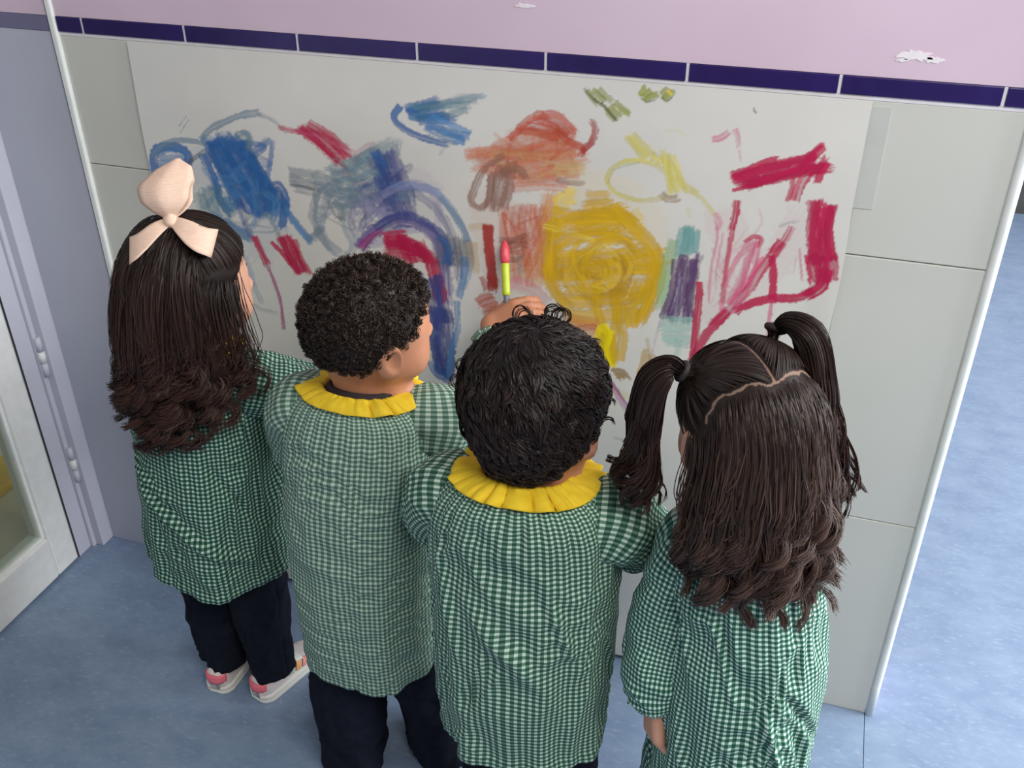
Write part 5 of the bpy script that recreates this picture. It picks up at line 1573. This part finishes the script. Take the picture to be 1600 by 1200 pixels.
g4['rsleeve'] = ([(0.015, 0.925, 0.735), (0.040, 0.942, 0.728), (0.042, 0.982, 0.685), (0.034, 1.022, 0.648), (-0.002, 1.095, 0.657)], (0.038, 0.045, 0.043, 0.041, 0.030))
g4['collar'] = dict(width=0.030)
g4['trousers'] = dict(r=(0.046, 0.046, 0.045, 0.045), drop=0.036)
girl4, sm4 = build_child(g4)

# ------------------------------------------------------------------ hair of the boy with short curls
rng = np.random.default_rng(7)


def rooted(n, rng, extra=None):
    d = sphere_dirs(n * 3, rng)
    m = hairline(d) > 0.5
    if extra is not None:
        m &= extra(d)
    return d[m][:n]


C, R, B = np.array(b2['head']), b2['hrot'], b2['base']
cap_mesh(boy2, B, C, R, 0.0055, (26, 18, 15), 41, 0.45, 10)
d = rooted(12000, rng)
P, N = scalp(d, C, R, 0.003)
down = R @ np.array([0, 0, 1.0])
flow = N * 1.0 + 0.5 * rng.normal(size=N.shape)
top = smooth(-0.3, 0.6, d[:, 2])
S = grow(P, flow, 0.006 + 0.007 * top + 0.003 * rng.random(len(P)), 8, 0.10, [], rng, 0.25)
S, own = clump(S, 900, 0.75, rng, 0.1)
S = curl_offsets(S, np.full(len(S), 0.0022), rng.uniform(0.9, 1.6, len(S)), rng.uniform(0, 6.28, len(S)))
ribbon_mesh('hair', S, 0.0010, C, hair_cols(len(S), 9, rng, (24, 17, 14), (52, 38, 30), 0.3), boy2, B, rng, 0.6)

# ------------------------------------------------------------------ hair of the boy with the bushy crop
C, R, B = np.array(b3['head']), b3['hrot'], b3['base']
NAPE[0] = 0.40
cap_mesh(boy3, B, C, R, 0.0085, (20, 14, 13), 51, 0.12, 6, None, 0.022)
d = rooted(10500, rng)
NAPE[0] = 0.0
puff = (0.022 * smooth(-0.15, 0.85, d[:, 2]))[:, None]
P, N = scalp(d, C, R, 0.0095 + puff)
whorl = np.array([0.1, -0.25, 0.96])
tang = d - whorl * (d @ whorl)[:, None]
tang /= np.linalg.norm(tang, axis=1)[:, None] + 1e-6
sw = np.cross(np.broadcast_to(whorl, d.shape), tang)
flow = N * 0.16 + (tang * 0.9 + sw * 0.7) @ R.T + 0.14 * rng.normal(size=N.shape)
he = [(C + R @ (HEADC + vec(0, 0, 0.010)), R, SKULL + vec(0.012, 0.013, 0.0235))]
low = smooth(-0.1, -0.5, d[:, 2])
S = grow(P, flow, (0.030 + 0.010 * rng.random(len(P))) * (1 - 0.4 * low), 13, 0.06, he, rng, 0.07, 0.6)
S, own = clump(S, 320, 0.7, rng, 0.15)
ph = rng.uniform(0, 6.28, 320)[own] + rng.normal(0, 0.3, len(S))
S = curl_offsets(S, rng.uniform(0.001, 0.004, 320)[own], rng.uniform(0.5, 1.2, 320)[own], ph, 0.1)
ribbon_mesh('hair', S, 0.0012, C, hair_cols(len(S), 14, rng, (18, 13, 12), (44, 31, 28), 0.3), boy3, B, rng, 0.5)


def ringlet(c, ax1, ax2, r, turns, n=28):
    t = np.linspace(0, 1, n)
    a = 2 * PI * turns * t
    rr = r * (0.65 + 0.35 * t)
    return np.array(c) + np.outer(rr * np.cos(a), ax1) + np.outer(rr * np.sin(a), ax2) + np.outer((t - 0.5) * r * 0.5, np.cross(ax1, ax2))


rl = []
fwd = R @ np.array([0, 1.0, 0])
upv = R @ np.array([0, 0, 1.0])
rgt = R @ np.array([1.0, 0, 0])
for (x, y, z, r, tn) in ((-0.034, 0.030, 0.108, 0.0115, 1.15), (-0.030, 0.034, 0.106, 0.0100, 1.1), (0.006, 0.030, 0.114, 0.013, 1.2), (0.012, 0.034, 0.110, 0.012, 1.1), (0.018, 0.028, 0.112, 0.010, 1.3), (0.002, 0.036, 0.110, 0.009, 1.0),
                         (-0.062, 0.030, 0.088, 0.009, 1.0), (-0.068, 0.020, 0.080, 0.008, 1.0), (0.058, 0.030, 0.086, 0.009, 0.9), (0.066, 0.020, 0.078, 0.007, 0.8), (0.094, -0.020, 0.030, 0.010, 0.6), (0.097, -0.030, 0.012, 0.009, 0.5), (-0.088, -0.01, 0.05, 0.008, 0.9), (-0.090, -0.02, 0.03, 0.008, 0.8)):
    c = C + R @ np.array([x * 1.04, y, z + (0.010 if z > 0.1 else 0.006)])
    for j in range(7):
        rl.append(ringlet(c + 0.0012 * rng.normal(size=3), rgt * math.cos(0.3) + fwd * 0.3, upv, r * rng.uniform(0.9, 1.1), tn))
rl = np.array(rl)
ribbon_mesh('hair_curls', rl, 0.0013, C, hair_cols(len(rl), rl.shape[1], rng, (26, 17, 15), (50, 34, 30), 0.25), boy3, B, rng, 0.5)

# ------------------------------------------------------------------ long hair of the girl with the bow
C, R, B = np.array(g1['head']), g1['hrot'], g1['base']
cap_mesh(girl1, B, C, R, 0.007, (26, 17, 14), 61, 0.15, 5, None, 0.006)
d = rooted(7000, rng, lambda d: (d[:, 1] < 0.62))
P, N = scalp(d, C, R, 0.006)
crown = np.array([-0.06, -0.34, 0.94])
crown /= np.linalg.norm(crown)
tc_ = crown - d * (d @ crown)[:, None]
tc_ /= np.linalg.norm(tc_, axis=1)[:, None] + 1e-6
swept = (d[:, 1] > -0.12) & (d[:, 2] > 0.30)             # drawn back to the bow
dd = d[swept]
u = np.linspace(0, 1, 14)[None, :, None]
sl = dd[:, None] * (1 - u) + crown * u
sl /= np.linalg.norm(sl, axis=2)[..., None]
Q = (sl * (SKULL + 0.0085 + 0.007 * smooth(-0.15, 0.85, sl[..., 2:]) + 0.004 * np.sin(PI * u)) + HEADC) @ R.T + C
ribbon_mesh('drawn_hair', Q, 0.0013, C, hair_cols(len(dd), 14, rng, (40, 27, 21), (32, 22, 18), 0.28), girl1, B, rng, 0.3)
d, P, N = d[~swept], P[~swept], N[~swept]
dc = sphere_dirs(4000, rng)
dc = dc[dc @ crown > 0.93]                                # locks falling from under the bow
P2, N2 = scalp(dc, C, R, 0.016)
d, P, N = np.vstack([d, dc]), np.vstack([P, P2]), np.vstack([N, N2])
back_dn = np.array([0, -0.85, -0.40])
flow = N * 0.06 + (back_dn - d * (d @ back_dn)[:, None]) @ R.T * 0.8 + vec(0, 0, -0.25) + 0.04 * rng.normal(size=N.shape)
yb = rot(g1['yaw'])
lay = rng.random(len(P))
ells = [(C + R @ HEADC, R, SKULL + vec(0.009, 0.010, 0.0145)), (np.array([-0.880, 1.108, 0.66]), yb, np.array([0.100, 0.100, 0.12])), (np.array([-0.886, 1.106, 0.55]), yb, np.array([0.106, 0.108, 0.20]))]
L = (0.290 - 0.13 * rng.random(len(P)) ** 1.6) * (0.88 + 0.17 * smooth(-0.4, 0.8, d[:, 2])) * (1 - 0.20 * np.abs(d[:, 0]) * smooth(0.9, 0.2, d[:, 2]))
gr = np.interp(np.arange(30), [0, 6, 14, 29], [0.20, 0.40, 0.45, 0.5])
S = grow(P, flow, L, 30, gr, ells, rng, 0.02)
# volume: outer strands sit further out
O = S - np.array([-0.872, 1.14, 0.0])
O[..., 2] = 0
O /= np.linalg.norm(O, axis=2)[..., None]
u = np.linspace(0, 1, 31)[None]
S = S + O * (lay[:, None] * 0.024 * smooth(0.15, 0.6, u))[..., None]
S, own = clump(S, 100, 0.90, rng, 0.28)
S = curl_offsets(S, rng.uniform(0.009, 0.020, 100)[own] * rng.uniform(0.85, 1.15, len(S)), rng.uniform(4.0, 7.0, 100)[own], rng.uniform(0, 6.28, 100)[own] + rng.normal(0, 0.2, len(S)), 0.46)
S += (0.0022 * rng.normal(size=(len(S), 1, 3))) * smooth(0.3, 1, u)[..., None]
ribbon_mesh('hair', S, 0.0013, np.array([-0.885, 1.12, 0.7]), hair_cols(len(S), 31, rng, (26, 17, 14), (66, 42, 34), 0.28), girl1, B, rng, 0.45)

# ribbon bow on the crown
bc = C + R @ (crown * (SKULL + 0.022) + HEADC)


def ribbon(path, wdir, width, name, parent, th=0.0016, ridge=0.0):
    P = np.asarray(path, float)
    W = np.asarray(wdir, float)
    if W.ndim == 1:
        W = np.broadcast_to(W, P.shape)
    wd = np.broadcast_to(np.asarray(width, float), (len(P),))
    m = 9
    rows = []
    for i, a in enumerate(np.linspace(-0.5, 0.5, m)):
        rows.append(P + W * (wd * a)[:, None] - E2 * (ridge * wd * (1 - 2 * abs(a + 0.06)))[:, None])
    V = np.stack(rows, 1).reshape(-1, 3)
    o = mesh_np(name, V, grid_faces(m, len(P), False), M_bow, parent)
    md = o.modifiers.new('thickness', 'SOLIDIFY')
    md.thickness = th
    return o


E1 = np.array([0.952, 0.306, 0.0])                       # along the wings of the bow
E3 = np.array([-0.06, 0.36, 0.93])
E3 = E3 - E1 * E3.dot(E1)
E3 /= np.linalg.norm(E3)
E2 = np.cross(E3, E1)                                     # away from the camera, into the head
bow = bpy.data.objects.new('hair_bow', None)
link(bow, girl1)
bow.location = bc - B + E1 * 0.020 - E3 * 0.004 - E2 * 0.014
bow['label'] = 'beige ribbon hair bow'
bow.empty_display_size = 0.02
bow.scale = (1.02, 1.02, 1.02)


def lp(pts):
    return np.array([E1 * a + E3 * b - E2 * c for a, b, c in pts])


for sx, drop in ((-1, -0.038), (1, -0.028)):
    path = catmull(lp([(0, 0, 0.004), (sx * 0.018, drop * 0.35, 0.017), (sx * 0.040, drop * 0.85, 0.024), (sx * 0.055, drop * 1.05, 0.016), (sx * 0.054, drop * 1.1, -0.001), (sx * 0.036, drop * 0.9, -0.004), (sx * 0.014, drop * 0.4, 0.0), (0, 0, 0.002)]), 40)
    wd = np.interp(np.linspace(0, 1, 40), [0, 0.2, 0.5, 0.8, 1], [0.012, 0.034, 0.044, 0.036, 0.012])
    wv = E3 * 0.84 + E2 * 0.50 + E1 * 0.12 * sx
    ribbon(path, wv / np.linalg.norm(wv), wd, 'ribbon_loop', bow)
for bk, wide, ridge in ((1, 1.0, 0.16), (-1, 0.86, -0.05)):
    path = catmull(lp([(0, 0.002, 0.004), (-0.002 * bk, 0.018, 0.010 * bk + 0.004), (-0.004, 0.042, 0.014 * bk), (0.006, 0.066, 0.006 * bk), (0.012, 0.082, 0.0)]), 36)
    wd = wide * np.interp(np.linspace(0, 1, 36), [0, 0.12, 0.35, 0.58, 0.8, 0.93, 1], [0.012, 0.030, 0.066, 0.076, 0.050, 0.020, 0.006])
    ribbon(path, E1 * 0.97 + E3 * 0.10, wd, 'ribbon_loop', bow, 0.0016, ridge)
v, f = ball((0, 0, 0), (0.010, 0.009, 0.011), np.column_stack([E1, E2, E3]), 16, 12)
v = v - E2 * 0.006
v *= (1 + 0.08 * noise3(v * 300, 3))[:, None]
mesh_np('knot', v, f, M_bow, bow)

# ------------------------------------------------------------------ hair of the girl with the pigtails
C, R, B = np.array(g4['head']), g4['hrot'], g4['base']
tieL, tieR = np.array([-0.74, 0.12, 0.66]), np.array([0.50, 0.16, 0.82])
vert = np.array([0.0, -0.42, 0.90])                        # where the parting lines meet
vert /= np.linalg.norm(vert)


def part_region(d):
    """1 left pigtail, 2 right pigtail, 0 loose back hair"""
    lim = -0.70 + 0.42 * np.abs(d[:, 0]) ** 1.2 + 0.03 * noise3(d * 9, 5)
    fr_ = d[:, 1] > np.where(d[:, 2] > 0.1, lim, 0.02)
    return np.where(fr_, np.where(d[:, 0] < 0, 1, 2), 0)


def on_parting(d, e):
    r = part_region(d)
    m = np.zeros(len(d), bool)
    for o in ([e, 0, 0], [-e, 0, 0], [0, e, 0], [0, -e, 0]):
        m |= part_region(d + o) != r
    return m


cap_mesh(girl4, B, C, R, 0.004, (36, 25, 21), 71, 0.1, 5, lambda q: on_parting(q, 0.014) * (q[:, 2] > 0.25))
d = sphere_dirs(26000, rng)
d = d[(hairline(d) > 0.5)]
reg = part_region(d)
# thin bare parting: no roots right on the borders
near = on_parting(d, 0.016)
d, reg = d[~near], reg[~near]
SB = reg == 0
# loose hair at the back
db = d[SB][:5200]
P, N = scalp(db, C, R, 0.003)
bd = np.array([0, -0.7, -0.5])
flow = N * 0.04 + (bd - db * (db @ bd)[:, None]) @ R.T + 0.03 * rng.normal(size=N.shape)
yb = rot(g4['yaw'])
ells = [(C + R @ HEADC, R, SKULL + 0.006), (np.array([-0.002, 0.920, 0.70]), yb, np.array([0.080, 0.094, 0.115])), (np.array([0.000, 0.924, 0.58]), yb, np.array([0.080, 0.106, 0.2]))]
lay = rng.random(len(P))
L = (0.225 - 0.095 * rng.random(len(P)) ** 1.4) * (0.86 + 0.2 * smooth(-0.4, 0.8, db[:, 2]))
S = grow(P, flow, L, 30, np.interp(np.arange(30), [0, 6, 14, 29], [0.20, 0.40, 0.45, 0.5]), ells, rng, 0.015)
O = S - np.array([-0.012, 0.95, 0.0])
O[..., 2] = 0
O /= np.linalg.norm(O, axis=2)[..., None]
u = np.linspace(0, 1, 31)[None]
S = S + O * (lay[:, None] * 0.022 * smooth(0.2, 0.7, u))[..., None]
S, own = clump(S, 75, 0.88, rng, 0.35)
S = curl_offsets(S, rng.uniform(0.008, 0.018, 75)[own] * rng.uniform(0.85, 1.15, len(S)), rng.uniform(1.8, 3.2, 75)[own], rng.uniform(0, 6.28, 75)[own] + rng.normal(0, 0.2, len(S)), 0.48)
S += (0.002 * rng.normal(size=(len(S), 1, 3))) * smooth(0.3, 1, u)[..., None]
ribbon_mesh('hair', S, 0.0012, np.array([0.004, 0.93, 0.75]), hair_cols(len(S), 31, rng, (44, 32, 27), (74, 55, 47), 0.28), girl4, B, rng, 0.45)
# hair drawn into the two ties, then the tails
for side, td in ((1, tieL), (2, tieR)):
    td = td / np.linalg.norm(td)
    T0, TN = scalp(td[None], C, R, 0.020)
    T0, TN = T0[0], TN[0]
    dd = d[reg == side][:1900]
    P, N = scalp(dd, C, R, 0.004)
    n = 12
    u = np.linspace(0, 1, n)[None, :, None]
    # great-circle sweep over the scalp to the tie
    sl = dd[:, None] * (1 - u) + td * u
    sl /= np.linalg.norm(sl, axis=2)[..., None]
    Q = sl * (SKULL + 0.007 + 0.004 * np.sin(PI * u)) + HEADC
    Q = Q @ R.T + C
    Q[:, -1] = T0 + 0.003 * rng.normal(size=(len(dd), 3))
    ribbon_mesh('drawn_hair', Q, 0.0012, C, hair_cols(len(dd), n, rng, (38, 27, 22), (42, 30, 25), 0.28), girl4, B, rng, 0.3)
    # tail
    nt_ = 1300
    if side == 1:
        path = [T0, T0 + vec(-0.014, -0.010, 0.010), T0 + vec(-0.030, -0.014, -0.012), T0 + vec(-0.036, -0.012, -0.065), T0 + vec(-0.038, -0.006, -0.115), T0 + vec(-0.044, 0.0, -0.160), T0 + vec(-0.034, 0.0, -0.195)]
    else:
        path = [T0, T0 + vec(0.016, -0.010, 0.016), T0 + vec(0.038, -0.020, 0.006), T0 + vec(0.054, -0.026, -0.045), T0 + vec(0.064, -0.026, -0.095), T0 + vec(0.082, -0.022, -0.150), T0 + vec(0.096, -0.020, -0.200)]
    G_ = catmull(path, 31)
    ang = rng.uniform(0, 6.28, nt_)
    rr = np.sqrt(rng.random(nt_))
    u1 = np.linspace(0, 1, 31)
    rad = np.interp(u1, [0, 0.08, 0.3, 0.6, 1.0], [0.005, 0.010, 0.019, 0.021, 0.026])
    Tn = np.gradient(G_, axis=0)
    Tn /= np.linalg.norm(Tn, axis=1)[:, None]
    A_ = np.cross(Tn, [0.2, 1.0, 0.1])
    A_ /= np.linalg.norm(A_, axis=1)[:, None]
    B_ = np.cross(Tn, A_)
    S = G_[None] + (rr[:, None] * rad[None])[..., None] * (np.cos(ang)[:, None, None] * A_[None] + 0.8 * np.sin(ang)[:, None, None] * B_[None])
    cut = 0.78 + 0.22 * rng.random(nt_)
    idx = cut[:, None] * 30 * u1[None]
    i0 = np.clip(idx.astype(int), 0, 29)
    fr_ = (idx - i0)[..., None]
    S = np.take_along_axis(S, i0[..., None], 1) * (1 - fr_) + np.take_along_axis(S, i0[..., None] + 1, 1) * fr_
    S, own = clump(S, 34, 0.8, rng, 0.35)
    S = curl_offsets(S, rng.uniform(0.008, 0.018, 34)[own], rng.uniform(1.6, 3.0, 34)[own], rng.uniform(0, 6.28, 34)[own] + rng.normal(0, 0.2, nt_), 0.45)
    ribbon_mesh('pigtail', S, 0.0013, G_.mean(0), hair_cols(nt_, 31, rng, (34, 23, 20), (58, 40, 35), 0.28), girl4, B, rng, 0.8)
    a = np.linspace(0, 2 * PI, 20)
    ax1 = np.cross(TN, [0, 0, 1.0])
    ax1 /= np.linalg.norm(ax1)
    ax2 = np.cross(TN, ax1)
    v, f, uvt = tube(T0 + 0.002 * TN + np.outer(np.cos(a), ax1) * 0.0085 + np.outer(np.sin(a), ax2) * 0.0085, 0.0042, 8, False)
    mesh_np('hair_tie', v - B, f, M_tie, girl4)

# ------------------------------------------------------------------ paint brush in the boy's raised hand
M_br_red = noise_mat('red_wet_bristles', (206, 66, 80), (222, 84, 96), 120, 0.4)
M_br_green = noise_mat('lime_handle', (186, 206, 46), (200, 218, 60), 50, 0.4)
M_br_grey = noise_mat('grey_handle_end', (96, 100, 112), (112, 116, 128), 50, 0.4)
tip, end = np.array([-0.4590, 1.3830, 0.874]), np.array([-0.4330, 1.318, 0.752])
dv = (end - tip)
bb = end
brush_o = bpy.data.objects.new('paint_brush', None)
link(brush_o)
brush_o.location = bb
brush_o.empty_display_size = 0.02
tag(brush_o, 'paint brush with red wet bristles and lime green handle held up against the mural', 'brush')
for nm, a, b, ra, rb_, mt in (('bristles', 0.0, 0.26, 0.0035, 0.0085, M_br_red), ('handle', 0.24, 0.62, 0.0066, 0.0062, M_br_green), ('handle_end', 0.60, 1.0, 0.0050, 0.0042, M_br_grey)):
    t = np.linspace(a, b, 10)
    rr = np.linspace(ra, rb_, 10)
    if nm == 'bristles':
        rr = np.interp(np.linspace(0, 1, 10), [0, 0.3, 0.75, 1], [0.002, 0.0075, 0.0085, 0.0066])
    v, f, uvt = tube(tip + np.outer(t, dv) - bb, rr, 14)
    mesh_np(nm, v, f, mt, brush_o)
